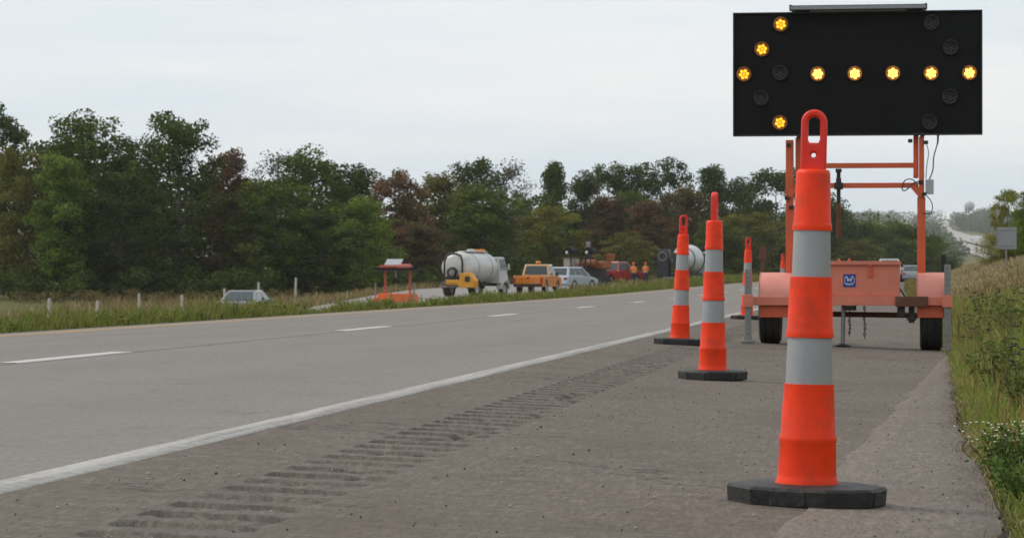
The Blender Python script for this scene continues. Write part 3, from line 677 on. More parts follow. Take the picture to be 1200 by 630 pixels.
# white tank truck with a yellow pump skid at its tail
def tanker():
    t = thing('tank_truck', 'white round tank truck with hose frame and yellow pump gear at the back', 'truck', opp_ground(554, 180), R(-17)); t.scale = (.92, .92, .9)
    M_w = pm('tank_white', (.58, .57, .55), .4, var=.08, scale=1.2, dirt=(.28, .25, .22), dirt_amt=.4)
    M_y = pm('pump_yellow', (.68, .30, .015), .5, var=.15, scale=4, dirt=(.2, .1, .03), dirt_amt=.4)
    tank = MB().lathe([(.3, -2.75), (.8, -2.68), (1.02, -2.5), (1.1, -2.1), (1.1, 1.3), (1.02, 1.62), (.8, 1.76), (.3, 1.82)], 32, c=(0, 0, 2.0), axis='y', sx=1.12).build('tank', M_w, t, smooth=40)
    for y in (-1.6, .6): MB().lathe([(1.106, y), (1.115, y + .01), (1.115, y + .07), (1.106, y + .08)], 32, c=(0, 0, 2.0), axis='y', sx=1.12, caps=False).build('tank_band', M_galv, tank, smooth=40)
    MB().box((.2, -.4, 3.12), (.7, 3.3, .07)).build('walkway', M_w, tank, bevel=.02)
    MB().lathe([(.3, 3.1), (.3, 3.26), (.12, 3.3)], 16, c=(.0, -.3, 0)).build('manhole', M_w, tank, smooth=40)
    MB().box((0, .9, 3.22), (.9, .3, .14)).build('beacon', M_beacon, t, bevel=.03)
    MB().box((0, .2, .82), (.9, 7.0, .22)).build('chassis', M_dk, t, bevel=.02)
    for s in (-1, 1):
        wheel(t, s * .95, -1.75, .52, .5); wheel(t, s * .95, 2.9, .5, .3)
        n = 8; arc = [(-1.75 + .64 * math.cos(math.pi * k / n), .55 + .64 * math.sin(math.pi * k / n)) for k in range(n + 1)]; arc2 = [(-1.75 + .6 * math.cos(math.pi * k / n), .55 + .6 * math.sin(math.pi * k / n)) for k in range(n + 1)]
        MB().prism(arc + arc2[::-1], s * .68, s * 1.22, 'yz').build('mudguard', M_dk, t)
        arc = [(2.9 + .68 * math.cos(math.pi * k / n), .5 + .68 * math.sin(math.pi * k / n)) for k in range(n + 1)]; arc2 = [(2.9 + .58 * math.cos(math.pi * k / n), .5 + .58 * math.sin(math.pi * k / n)) for k in range(n + 1)]
        MB().prism(arc + arc2[::-1], s * .75, s * 1.2, 'yz').build('mudguard', M_w, t)
        MB().tube([(s * 1.0, 2.5, 2.1), (s * 1.42, 2.75, 2.15)], .02, 6).build('mirror_arm', M_dk, t); MB().box((s * 1.45, 2.75, 2.05), (.16, .07, .42)).build('mirror', M_w, t, bevel=.03)
    cab = greenhouse(t, 2.0, 3.3, 1.12, 1.75, 2.02, 3.0, 1.0, 2.75, M_w, 1, 'cab')
    MB().box((0, 2.65, 1.32), (2.2, 1.3, .86)).build('cab_base', M_w, t, bevel=.06)
    MB().prism([(3.3, .8), (4.2, .8), (4.3, 1.2), (4.15, 1.55), (3.3, 1.75)], -.75, .75, 'yz').build('hood', M_w, t, bevel=.08)
    # pump gear
    MB().box((.35, -3.05, .95), (1.6, .5, .4)).build('pump_skid', M_y, t, bevel=.03)
    MB().prism([(-.2 + .9, .6), (1.75, .6), (1.8, 1.1), (1.4, 1.65), (.7, 1.6)], -3.6, -2.85, 'xz').build('engine_cover', M_y, t, bevel=.05)
    MB().box((1.3, -3.62, 1.2), (.34, .03, .36)).build('vent_grille', M_dk, t)
    MB().tube([(-.75, -2.95, 1.1), (-.72, -2.95, 2.4), (-.55, -2.95, 2.8), (-.2, -2.95, 2.95), (.15, -2.95, 2.95), (.5, -2.95, 2.8), (.62, -2.95, 2.4), (.6, -2.95, 1.1)], .075, 8).build('hose_frame', M_dk, t, smooth=50)
    hs = []
    for k in range(41): a = k * math.tau * 3 / 40; rr = .34 - .0015 * k; hs.append((-.1 + rr * math.cos(a), -3.0 - .004 * k, 1.65 + rr * math.sin(a)))
    MB().tube(hs, .075, 7).build('coiled_hose', M_dk, t, smooth=50)
    MB().box((-.1, -2.95, 1.3), (.9, .3, .25)).build('valve_block', M_dk, t, bevel=.03)
    MB().box((.0, -3.2, .68), (2.0, .12, .1)).build('bumper', M_galv, t, bevel=.02)
tanker()

# folded arrow board trailer on the far carriageway
def folded_trailer():
    t = thing('folded_arrow_trailer', 'red orange trailer with its dark arrow board folded flat, behind median weeds', 'trailer', opp_ground(466, 158), R(-8))
    M_r = pm('old_red_paint', (.46, .07, .035), .55, var=.2, scale=3, dirt=(.2, .08, .05), dirt_amt=.4)
    M_o = pm('tray_orange', (.72, .14, .03), .5, var=.12)
    for s in (-1, 1):
        MB().box((s * .72, 0, 1.35), (.11, .1, 1.7)).build('mast_post', M_r, t, bevel=.01)
        wheel(t, s * .95, 0, .34, .2); MB().prism([(.45 * math.cos(math.pi * k / 8), .42 + .38 * math.sin(math.pi * k / 8)) for k in range(9)], s * .82, s * 1.1, 'yz').build('fender', M_o, t)
        MB().box((s * 1.12, -.5, .75), (.07, .07, 1.4)).build('stabiliser_jack', M_galv, t, bevel=.01)
    MB().box((0, .05, .62), (1.8, 1.6, .5)).build('tray', M_o, t, bevel=.03)
    MB().box((-.75, -.9, .5), (.7, .5, .25)).build('battery_box', M_o, t, bevel=.03)
    MB().box((0, -.32, 2.34), (1.9, .2, .17)).build('cross_beam', M_r, t, bevel=.05)
    brd = MB().box((0, .12, 2.2), (2.5, 1.22, .10), rot=Matrix.Rotation(R(-4), 3, 'X')).build('arrow_board', M_blk, t, bevel=.01)
    MB().box((.5, -.42, 2.38), (.85, .2, .22)).build('motor_cover', pm('faded_red', (.55, .16, .14), .6), t, bevel=.07)
    MB().box((-.22, .0, 2.6), (.95, .62, .04), rot=Matrix.Rotation(R(32), 3, 'X')).build('solar_panel', pm('panel_grey', (.36, .37, .38), .35), t, bevel=.01)
    MB().tube([(-.1, -.06, 2.15), (-.06, -.06, 1.75)], .05, 8).build('lift_screw', M_galv, t); MB().tube([(.05, -.06, 2.15), (.05, -.06, 1.45)], .02, 6).build('cable', M_dk, t)
folded_trailer()

# crack sealing / milling machine
def machine():
    t = thing('paving_machine', 'dark orange paving machine with exhaust stack and two black lamp hoods', 'paving machine', opp_ground(689, 222), R(-25))
    M_m = pm('machine_orange', (.30, .085, .02), .55, var=.25, scale=3, dirt=(.08, .05, .03), dirt_amt=.6)
    M_c = pm('machine_cream', (.45, .40, .33), .6, var=.2)
    for s in (-1, 1):
        MB().prism([(-1.7, .12), (-1.45, 0.02), (1.45, 0.02), (1.7, .12), (1.75, .45), (1.4, .75), (-1.4, .75), (-1.75, .45)], s * .75, s * 1.15, 'yz').build('track', M_tyre, t, bevel=.04)
        MB().tube([(s * .9, -1.1, 1.5), (s * .9, -1.1, 2.55)], .05, 8).build('lamp_post', M_dk, t)
        MB().prism([(s * .9 - .48, 2.5), (s * .9 + .48, 2.5), (s * .9 + .42, 2.75), (s * .9 + .15, 2.98), (s * .9 - .15, 2.98), (s * .9 - .42, 2.75)], -1.5, -.7, 'xz').build('lamp_hood', M_blk, t, bevel=.03)
        MB().lathe([(.11, 0), (.12, -.05), (.06, -.08)], 14, c=(s * .9 - .1, -1.5, 2.6), axis='y').build('work_lamp', M_headl, t, smooth=40)
    MB().box((0, .1, 1.05), (1.6, 3.0, .65)).build('hull', M_dk, t, bevel=.05)
    MB().box((-.35, .5, 1.6), (.85, 1.3, .45)).build('engine_box', pm('machine_red', (.26, .04, .03), .5, var=.2), t, bevel=.05)
    MB().box((-1.25, -.4, 1.75), (.75, 1.2, .8)).build('control_cabinet', M_c, t, bevel=.04)
    MB().box((1.2, .3, 1.62), (.8, 1.4, .6)).build('sealant_tank', M_m, t, bevel=.12)
    MB().box((1.5, .9, 2.2), (.42, .5, .6), taper=1.25).build('hopper', M_m, t, bevel=.03)
    st = MB().tube([(-.15, .3, 1.9), (-.15, .3, 3.3), (-.15, .3, 4.05)], [.10, .09, .06], 12).build('exhaust_stack', M_dk, t, smooth=40)
    MB().lathe([(.16, 0), (.18, .12), (.18, .4), (.14, .5)], 14, c=(-.15, .3, 2.95)).build('muffler', M_galv, st, smooth=40)
    MB().tube([(-.6, -1.9, .55), (-.2, -2.1, 1.1), (.3, -1.9, 1.25), (.7, -1.6, 1.0)], .07, 8).build('hose', M_dk, t, smooth=50)
    MB().tube([(.75, -1.55, .4), (.75, -1.55, 2.3)], .06, 8).build('boom', M_dk, t)
    MB().box((0, -1.75, .75), (1.7, .45, .5)).build('screed', M_dk, t, bevel=.04)
    MB().tube([(-.9, -1.9, .06), (-.9, -1.9, .75)], .04, 6).build('support_leg', M_dk, t)
    for k in range(6): MB().box((-.1 + .32 * k - .9, -1.32, 1.42), (.14, .1, .22 + .1 * (k % 3))).build('valve', M_dk if k % 2 else M_m, t, bevel=.02)
    for x in (-1.5, -.45, .45, 1.5): MB().tube([(x, -1.25, .9), (x, -1.25, 2.1)], .028, 6).build('rail_post', M_dk, t)
    MB().tube([(-1.5, -1.25, 2.1), (1.5, -1.25, 2.1)], .028, 6).build('hand_rail', M_dk, t)
    MB().lathe([(.3, -.6), (.34, -.5), (.34, .5), (.3, .6)], 18, c=(.45, -.4, 1.72), axis='x').build('hydraulic_tank', M_m, t, smooth=40)
    MB().lathe([(.30, 0), (.34, .06), (.34, .2), (.30, .26)], 18, c=(-.5, -1.62, 1.15), axis='y').build('hose_reel', M_dk, t, smooth=40)
    for z in (.5, .85, 1.2, 1.55): MB().box((-1.62, -1.0, z), (.06, .5, .04)).build('ladder_step', M_dk, t)
machine()

# mixer truck behind the cones
def mixer():
    t = thing('mixer_truck', 'dark truck with a white mixer drum, partly behind the channelizer cones', 'truck', opp_ground(807, 232), R(-14))
    M_d = pm('dark_truck_paint', (.03, .033, .034), .45, var=.2); M_w = pm('drum_white', (.55, .55, .54), .4, var=.1, dirt=(.25, .22, .2), dirt_amt=.4)
    MB().box((0, .3, .85), (1.1, 6.6, .25)).build('chassis', M_d, t, bevel=.03)
    dr = MB().lathe([(.35, -2.6), (.6, -2.3), (1.15, -1.0), (1.2, .2), (.95, 1.3), (.4, 1.7)], 28, c=(0, 0, 2.05), axis='y').build('drum', M_w, t, smooth=40)
    for y, r in ((-1.45, .97), (.5, 1.145)): MB().lathe([(r, y), (r + .05, y + .02), (r + .05, y + .12), (r, y + .14)], 28, c=(0, 0, 2.05), axis='y', caps=False).build('drum_band', M_dk, dr, smooth=40)
    MB().box((-1.25, -2.6, 1.7), (1.0, .7, 2.3)).build('rear_cabinet', M_d, t, bevel=.08)
    MB().lathe([(.30, -2.97), (.34, -2.99), (.38, -2.97), (.38, -2.95), (.30, -2.95)], 24, c=(-1.25, 0, 2.3), axis='y', caps=False).build('round_guard', M_galv, t, smooth=40)
    MB().prism([(-.3, 1.3), (.3, 1.3), (.45, 2.6), (-.45, 2.6)], -3.1, -2.7, 'xz').build('chute_hopper', M_d, t, bevel=.03)
    for s in (-1, 1):
        for y in (-1.9, -.75, 2.7): wheel(t, s * .95, y, .5, .4 if y < 0 else .28)
    greenhouse(t, 2.0, 3.4, 1.1, 1.7, 2.02, 3.1, 1.0, 2.7, M_w, 1, 'cab'); MB().box((0, 2.7, 1.25), (2.16, 1.4, .9)).build('cab_base', M_w, t, bevel=.05)
    MB().box((-.1, -3.25, .55), (2.0, .14, .18)).build('bumper', M_galv, t, bevel=.02)
mixer()

# vehicles far ahead on our own carriageway
def shg(px, dc):
    p = P(px, 325, dc); return (p.x, p.y, float(prof(p.y)) + float(cross(min(p.x - float(curve(p.y)), .3))) + .001)
pickup('white_pickup', 'white pickup truck far ahead, showing above the trailer toolbox', shg(1042, 238), 3, car_paint('white_paint', (.66, .66, .65)), car_paint('white_paint', (.66, .66, .65)), False)
sedan('grey_sedan', 'small grey car far ahead between toolbox and trailer mast', 'car', shg(1066, 246), 4, car_paint('grey_paint', (.30, .31, .33)), 4.6, 1.45)

# ------------------------------------------------------------------ two road workers
def worker(label, px, dc, rz, shirt, seed, arms):
    random.seed(seed)
    loc = opp_ground(px, dc); t = thing('person', label, 'person', loc, R(rz), 'road workers')
    J = {}; V = []; E = []; RAD = []
    def pt(n, x, y, z, rx, ry=None): J[n] = len(V); V.append((x, y, z)); RAD.append((rx, ry or rx))
    def ed(a, b): E.append((J[a], J[b]))
    pt('pelvis', 0, 0, .98, .165, .125); pt('waist', 0, .01, 1.12, .15, .115); pt('chest', 0, .02, 1.33, .175, .13); pt('neckb', 0, .01, 1.49, .085, .08); pt('neck', 0, .02, 1.56, .058); pt('head', 0, .035, 1.66, .088, .10); pt('crown', 0, .03, 1.75, .07, .08); pt('nose', 0, .125, 1.655, .018)
    for a, b_ in (('pelvis', 'waist'), ('waist', 'chest'), ('chest', 'neckb'), ('neckb', 'neck'), ('neck', 'head'), ('head', 'crown'), ('head', 'nose')): ed(a, b_)
    for s, S_ in ((-1, 'l'), (1, 'r')):
        pt('hip' + S_, s * .095, 0, .90, .105); pt('knee' + S_, s * .12, .03, .50, .07); pt('ankle' + S_, s * .13, -.01, .10, .05); pt('toe' + S_, s * .15, .17, .05, .043)
        ed('pelvis', 'hip' + S_); ed('hip' + S_, 'knee' + S_); ed('knee' + S_, 'ankle' + S_); ed('ankle' + S_, 'toe' + S_)
        bend = arms[0 if s < 0 else 1]
        pt('sh' + S_, s * .20, .01, 1.44, .07); pt('el' + S_, s * .27, -.03, 1.17, .05)
        wr = (s * .25, .10 + .15 * bend, .93 + .22 * bend); pt('wr' + S_, *wr, .034); pt('palm' + S_, wr[0], wr[1] + .05, wr[2] - .08 + .1 * bend, .036, .022)
        ed('neckb', 'sh' + S_); ed('sh' + S_, 'el' + S_); ed('el' + S_, 'wr' + S_); ed('wr' + S_, 'palm' + S_)
    me = bpy.data.meshes.new('tmp'); me.from_pydata(V, E, []); o = bpy.data.objects.new('tmp', me); COL.objects.link(o)
    sk = o.modifiers.new('s', 'SKIN'); sk.use_smooth_shade = True
    for i, r in enumerate(RAD): me.skin_vertices[0].data[i].radius = r; me.skin_vertices[0].data[i].use_root = (i == 0)
    sb = o.modifiers.new('u', 'SUBSURF'); sb.levels = 1; sb.render_levels = 1
    dg = bpy.context.evaluated_depsgraph_get(); m2 = bpy.data.meshes.new_from_object(o.evaluated_get(dg)); bpy.data.objects.remove(o)
    bm = bmesh.new(); bm.from_mesh(m2)
    for s, S_ in ((-1, 'l'), (1, 'r')):        # five fingers on each hand
        p = Vector(V[J['palm' + S_]])
        for k in range(5):
            off = Vector((s * (-.02 if k == 4 else 0), .028 - .018 * k if k < 4 else .035, -.02 if k < 4 else .015)); L = (.065, .078, .072, .055, .05)[k]
            d = Vector((0, .35, -1)) if k < 4 else Vector((-s * .5, .7, -.4)); d.normalize()
            mt = Matrix.Translation(p + off + d * L / 2) @ d.to_track_quat('Z', 'Y').to_matrix().to_4x4()
            bmesh.ops.create_cone(bm, segments=6, radius1=.010, radius2=.007, depth=L, cap_ends=True, matrix=mt)
    bm.to_mesh(m2); bm.free(); m2.materials.clear()
    for mm in (shirt, pm('work_trousers', (.028, .034, .07), .8, var=.2), pm('skin_tone', (.42, .24, .16), .5), pm('work_boots', (.03, .02, .014), .7)): m2.materials.append(mm)
    for f in m2.polygons:
        c = f.center; arm = abs(c.x) > .205 and c.z < 1.28
        f.material_index = 2 if (c.z > 1.53 or (arm and c.z < 1.22)) else 0 if c.z > .98 else 3 if c.z < .13 else 1
        f.use_smooth = True
    bo = link('body', m2, t)
    hat = MB().lathe([(.125, 1.70), (.127, 1.715), (.108, 1.72), (.10, 1.77), (.075, 1.82), (.02, 1.84)], 18, c=(0, .03, 0)).build('hard_hat', pm('hat_orange', (.75, .14, .02), .4), t, smooth=50)
    vs = MB().lathe([(.178, 1.0), (.178, 1.1), (.186, 1.25), (.196, 1.36), (.185, 1.44), (.11, 1.50)], 20, c=(0, 0, 0), sx=1.0, caps=False)
    vs.v = [(x, y * .76 + .015, z) for x, y, z in vs.v]
    vo_ = vs.build('safety_vest', shirt, t, smooth=60)
    for z in (1.1, 1.3):
        sb_ = MB().lathe([(.1865 + (z - 1.1) * .055, z - .025), (.188 + (z - 1.1) * .055, z + .025)], 20, caps=False); sb_.v = [(x, y * .77 + .015, q) for x, y, q in sb_.v]; sb_.build('reflective_stripe', pm('vest_stripe', (.75, .6, .3), .4), vo_, smooth=60)
worker('worker in bright orange shirt and dark trousers, back turned, left of the pair', 742.5, 226, 12, pm('vest_orange', (.85, .17, .015), .7, var=.1), 1, (.7, .6))
worker('worker in paler coral orange vest with dark trousers, right of the pair', 756.5, 230, -14, pm('vest_coral', (.80, .17, .06), .7, var=.1), 2, (.5, 1.))

# ------------------------------------------------------------------ fence posts, signs, far landmarks
M_post = pm('weathered_post', (.42, .40, .36), .85, var=.2, scale=5, bump=.3)
fp = None
for k, px in enumerate([57, 113, 164, 213, 264, 303, 346, 383, 420, 453, 485, 512, 595, 777]):
    dc = FPX * 41.5 / (1045 - px); dc = min(dc, 300)
    p = P(px, 325, dc); rr = random.Random(k)
    if fp is None:
        fp = MB().tube([(0, 0, -.3), (0, 0, 1.42), (0, 0, 1.5)], [.085, .08, .055], 9).build('fence_post', M_post, smooth=40); o = fp
    else: o = fp.copy(); COL.objects.link(o)
    o.location = (p.x, p.y, gz1(p.x, p.y)); o.scale = (1, 1, rr.uniform(.9, 1.12)); o.rotation_euler = (R(rr.uniform(-3, 3)), R(rr.uniform(-3, 3)), rr.uniform(0, 6))
    tag(o, 'pale weathered post, %s from the left in the fence before the woods' % 'first second third fourth fifth sixth seventh eighth ninth tenth eleventh twelfth thirteenth fourteenth'.split()[k], 'fence post', 'fence posts along the wood edge')
# back of a square road sign on the right bank
p = P(1179.5, 310, 108); t = thing('road_sign', 'grey back of a square road sign on a post, right bank', 'road sign', (p.x, p.y, gz1(p.x, p.y)), R(4))
zt = P(0, 266, 108).z - t.location.z; zb_ = P(0, 292, 108).z - t.location.z
MB().box((0, 0, (zt + zb_) / 2), (.76, .012, zt - zb_)).build('sign_plate', pm('bare_aluminium', (.30, .30, .31), .5, .4, var=.15, scale=3), t, bevel=.003)
MB().box((.0, .05, (zt - .1) / 2 - .1), (.06, .06, zt + .1)).build('post', M_galv, t, bevel=.008)
MB().box((-.33, -.012, (zt + zb_) / 2), (.03, .012, zt - zb_ - .04)).build('edge_stiffener', M_galv, t)
for z in (zb_ + .12, zt - .12): MB().box((0, -.014, z), (.5, .012, .04)).build('bracket', M_galv, t)
# rusty marker behind the small cone
p = P(893.5, 325, 118); t = thing('rusty_sign_post', 'rusty brown sign post left of the trailer mast, past the small cone', 'sign post', (p.x, p.y, gz1(p.x, p.y)), R(10))
MB().box((0, 0, .8), (.09, .09, 2.2)).build('post', M_rust, t, bevel=.01); MB().box((0, -.06, 1.55), (.32, .02, .5)).build('plate', M_rust, t, bevel=.01)
# water tower and grain silo on the skyline
p = P(1131.5, 262, 3850); gzz = gz1(p.x, p.y); t = thing('water_tower', 'white water tower with bulb tank on the hazy skyline', 'water tower', (p.x, p.y, gzz))
t.scale = (2.2,) * 3; zt = (P(0, 240, 3850).z - gzz) / 2.2
MB().tube([(0, 0, -1), (0, 0, zt - 3), (0, 0, zt)], [1.6, 1.1, 1.2], 14).build('stem', pm('tower_white', (.78, .78, .78), .5), t, smooth=40)
MB().lathe([(.6, -3.4), (2.2, -2.4), (3.2, -.6), (3.1, 1.0), (2., 2.3), (.4, 2.8)], 24, c=(2.4, 0, zt - .6)).build('tank', pm('tower_grey', (.36, .38, .42), .5), t, smooth=50)
p = P(1122, 262, 3740); t = thing('grain_silo', 'grey block of a grain silo left of the water tower', 'silo', (p.x, p.y, gz1(p.x, p.y)))
t.scale = (2.2,) * 3; zt = (P(0, 250, 3740).z - t.location.z) / 2.2
for s in (-1, 1): MB().lathe([(1.75, -1), (1.75, zt - .8), (.9, zt)], 20, c=(s * 1.76, 0, 0)).build('silo_barrel', pm('silo_grey', (.22, .23, .25), .6), t, smooth=40)
MB().box((0, 1.5, zt / 2), (2.2, 2.2, zt + 1.5)).build('lift_shaft', pm('silo_grey', (.22, .23, .25), .6), t)

# ------------------------------------------------------------------ far carriageways climbing the opposite hill
def far_d(y): return 1276 / (1 - (325 - y) / 102.2)
M_farroad = asphalt('far_asphalt', (.34, .325, .30), stain=.0, track=.2)
def far_road(name, pts, w, lab):
    v = []
    pp = []
    for (x0, y0), (x1, y1) in zip(pts[:-1], pts[1:]):
        for k in range(8): pp.append((x0 + (x1 - x0) * k / 8, y0 + (y1 - y0) * k / 8))
    pp.append(pts[-1])
    for x, y in pp:
        d = far_d(y); p = P(x, y, d); z = float(far(p.y)); v += [(p.x - w * .25, p.y - w * .5, z + .45), (p.x + w * .25, p.y + w * .5, z + .45 + w * .085)]
    n = len(pp); i = np.arange(n - 1) * 2
    o = np_mesh(name, v, np.stack([i, i + 2, i + 3, i + 1], 1), M_farroad); return struct(o, lab)
far_road('far_road', [(1190, 310), (1165, 303), (1148, 297.5), (1122, 289), (1104, 280)], 26, 'lower pale carriageway crossing the far hillside')
far_road('far_road', [(1190, 293), (1165, 289), (1150, 285.5), (1128, 280), (1108, 274), (1103, 268), (1106, 261)], 30, 'upper pale carriageway climbing the far hillside')
p = P(1144, 284, far_d(284.5)); t = thing('white_lorry', 'tiny white lorry on the far hillside road', 'truck', (p.x, p.y, float(far(p.y)) + 1.6), R(70))
MB().box((0, -1, 2.1), (2.4, 7, 2.9)).build('cargo_box', pm('lorry_white', (.75, .75, .75), .5), t, bevel=.05); MB().box((0, 3.6, 1.6), (2.3, 1.8, 2.2)).build('cab', pm('lorry_white', (.75, .75, .75), .5), t, bevel=.2)
for y in (-3.4, 3.4):
    for s in (-1, 1): wheel(t, s * 1.0, y, .5, .35)

# ------------------------------------------------------------------ trees
def leaf_quads(C, size, rng, droop=.0, asp=.62):
    n = len(C); a = rng.normal(size=(n, 3)); a[:, 2] = a[:, 2] * .6 - droop; a /= np.linalg.norm(a, axis=1)[:, None]
    b = np.cross(a, rng.normal(size=(n, 3))); b /= np.linalg.norm(b, axis=1)[:, None] + 1e-9
    nn = np.cross(a, b); s = size * rng.uniform(.6, 1.35, n)[:, None]
    v = np.stack([C - a * s * .5, C + b * s * .5 * asp + nn * s * .08, C + a * s * .5, C - b * s * .5 * asp + nn * s * .08], 1).reshape(-1, 3)
    return v, np.arange(n * 4).reshape(n, 4)
def tree_variant(seed, H=12., Wd=7., lo=.1, leaf=.27, nl=13000, kind='oak'):
    rng = np.random.default_rng(seed); rd = random.Random(seed); mb = MB()
    pts = [Vector((0, 0, -.4))]; n = 9; wob = Vector((0, 0, 0))
    for i in range(1, n + 1): wob += Vector((rd.gauss(0, .10), rd.gauss(0, .10), 0)); pts.append(Vector((wob.x, wob.y, H * .86 * i / n)))
    r0 = H * .017; mb.tube(pts, [r0 * (1.25 if i == 0 else 1 - .88 * i / n) for i in range(n + 1)], 7)
    def trunk_at(z):
        u = max(0, min(n - .001, z / (H * .86) * n)); i = int(u); return pts[i].lerp(pts[i + 1], u - i)
    def env(t):
        if kind == 'cone': return max(.05, (1 - t) ** .8) * (1 if t > .12 else .7)
        if kind == 'tall': return math.sqrt(max(.02, 1 - ((t - .55) / .48) ** 2)) * .9
        return math.sqrt(max(.02, 1 - ((t - .50) / .53) ** 2))
    ends = []
    for k in range(34 if kind != 'bare' else 26):
        t = lo + (1 - lo) * ((k + rd.random()) / 34 if kind != 'bare' else (k + rd.random()) / 26); az = k * 2.399 + rd.gauss(0, .4)
        R_ = Wd / 2 * env(t) * rd.uniform(.62, 1.12); zend = H * t; zs = max(H * .07, zend - R_ * rd.uniform(.35, .8)); zs = min(zs, H * .84)
        s = trunk_at(zs); e = Vector((s.x + R_ * math.cos(az), s.y + R_ * math.sin(az), min(zend, H * .985)))
        m_ = s.lerp(e, .5) + Vector((rd.gauss(0, .15), rd.gauss(0, .15), -R_ * .08)); br = max(.02, r0 * .42 * (1 - t * .7))
        mb.tube([s, m_, e], [br, br * .6, br * .2], 5, caps=False); ends.append((e, R_))
        for q in range(3 if kind != 'bare' else 6):
            f = rd.uniform(.35, .9); b_ = s.lerp(e, f); L = rd.uniform(.5, 1.25); dv = Vector((rd.gauss(0, 1), rd.gauss(0, 1), rd.gauss(.35, .6))).normalized() * L
            mb.tube([b_, b_ + dv * .5 + Vector((0, 0, .04)), b_ + dv], [br * .35, br * .22, .008], 4, caps=False); ends.append((b_ + dv, .8))
            if kind == 'bare':
                for w in range(3):
                    d2 = Vector((rd.gauss(0, 1), rd.gauss(0, 1), rd.gauss(.5, .5))).normalized() * rd.uniform(.3, .7); mb.tube([b_ + dv * .7, b_ + dv * .7 + d2], [.012, .006], 3, caps=False)
    wood = mb
    cl = np.array([e for e, _ in ends]); cr = np.array([rd.uniform(.5, 1.1) for _ in ends]); br_ = rng.normal(1, .17, len(ends))
    if kind == 'bare': nl = int(nl * .22)
    w = cr ** 2; idx = rng.choice(len(ends), nl, p=w / w.sum())
    d = rng.normal(size=(nl, 3)); d /= np.linalg.norm(d, axis=1)[:, None]; rad = rng.random(nl) ** .45
    C = cl[idx] + d * (rad * cr[idx])[:, None] * np.array([1.08, 1.08, .72]); C[:, 2] = np.maximum(C[:, 2], .15)
    v, f = leaf_quads(C, leaf, rng, .25)
    br = np.clip(br_[idx] * rng.normal(1, .2, nl), .45, 1.7); hue = rng.normal(0, .09, nl) + rng.normal(0, .06, len(ends))[idx]
    col = np.stack([br * (1 + hue), br, br * (1 - hue * .5)], 1); tint = np.repeat(col, 4, 0)
    return wood, v, f, tint
M_bark = pm('bark', (.075, .062, .05), .9, var=.3, scale=4, bump=.5, bscale=12)
M_bark2 = pm('grey_bark', (.17, .15, .135), .9, var=.25, scale=4)
LM = {'dark': leafmat('leaves_dark_green', (.062, .086, .021)), 'green': leafmat('leaves_green', (.094, .130, .026)), 'bright': leafmat('leaves_bright_green', (.135, .195, .034)),
      'olive': leafmat('leaves_olive', (.160, .155, .038)), 'yellow': leafmat('leaves_yellow_green', (.20, .20, .036)), 'rust': leafmat('leaves_russet', (.142, .088, .044)),
      'brown': leafmat('leaves_brown', (.128, .104, .044)), 'grey': leafmat('leaves_grey_green', (.13, .128, .075)), 'far': leafmat('leaves_far', (.07, .098, .035))}
VAR = {}
def variant(key):
    if key in VAR: return VAR[key]
    kind, seed = key
    a = dict(oak=dict(H=12, Wd=7.2, lo=.10), tall=dict(H=13, Wd=5.2, lo=.16, kind='tall'), cone=dict(H=12, Wd=5.4, lo=.08, kind='cone'), bare=dict(H=12, Wd=6, lo=.25, kind='bare'), bush=dict(H=5, Wd=5.5, lo=.04, nl=6000, leaf=.19))[kind]
    wood, v, f, tint = tree_variant(seed * 7 + len(kind), **a)
    tr = wood.build('trunk', M_bark, smooth=60); cr = np_mesh('crown', v, f, LM['dark'], tint)
    VAR[key] = (tr.data, cr.data, a['H'], a['Wd']); bpy.data.objects.remove(tr); bpy.data.objects.remove(cr); return VAR[key]
def tree(label, px, top, wpx, dc, col, kind='oak', seed=1, name='tree', group='trees of the wood edge', bark=None):
    p = P(px, top, dc); g = gz1(p.x, p.y); tm, cm, H, Wd = variant((kind, seed)); h = p.z - g
    s = h / H; sw = (wpx / FPX * dc) / Wd; sw = min(max(sw, s * .5), s * 1.7)
    t = thing(name, label, 'tree', (p.x, p.y, g), random.Random(px * 31 + top).uniform(0, 6.28), group); t.scale = (sw, sw, s)
    a = link('trunk', tm, t); b_ = link('crown', cm, t)
    for o, m_ in ((a, bark or M_bark), (b_, LM[col])): o.material_slots[0].link = 'OBJECT'; o.material_slots[0].material = m_
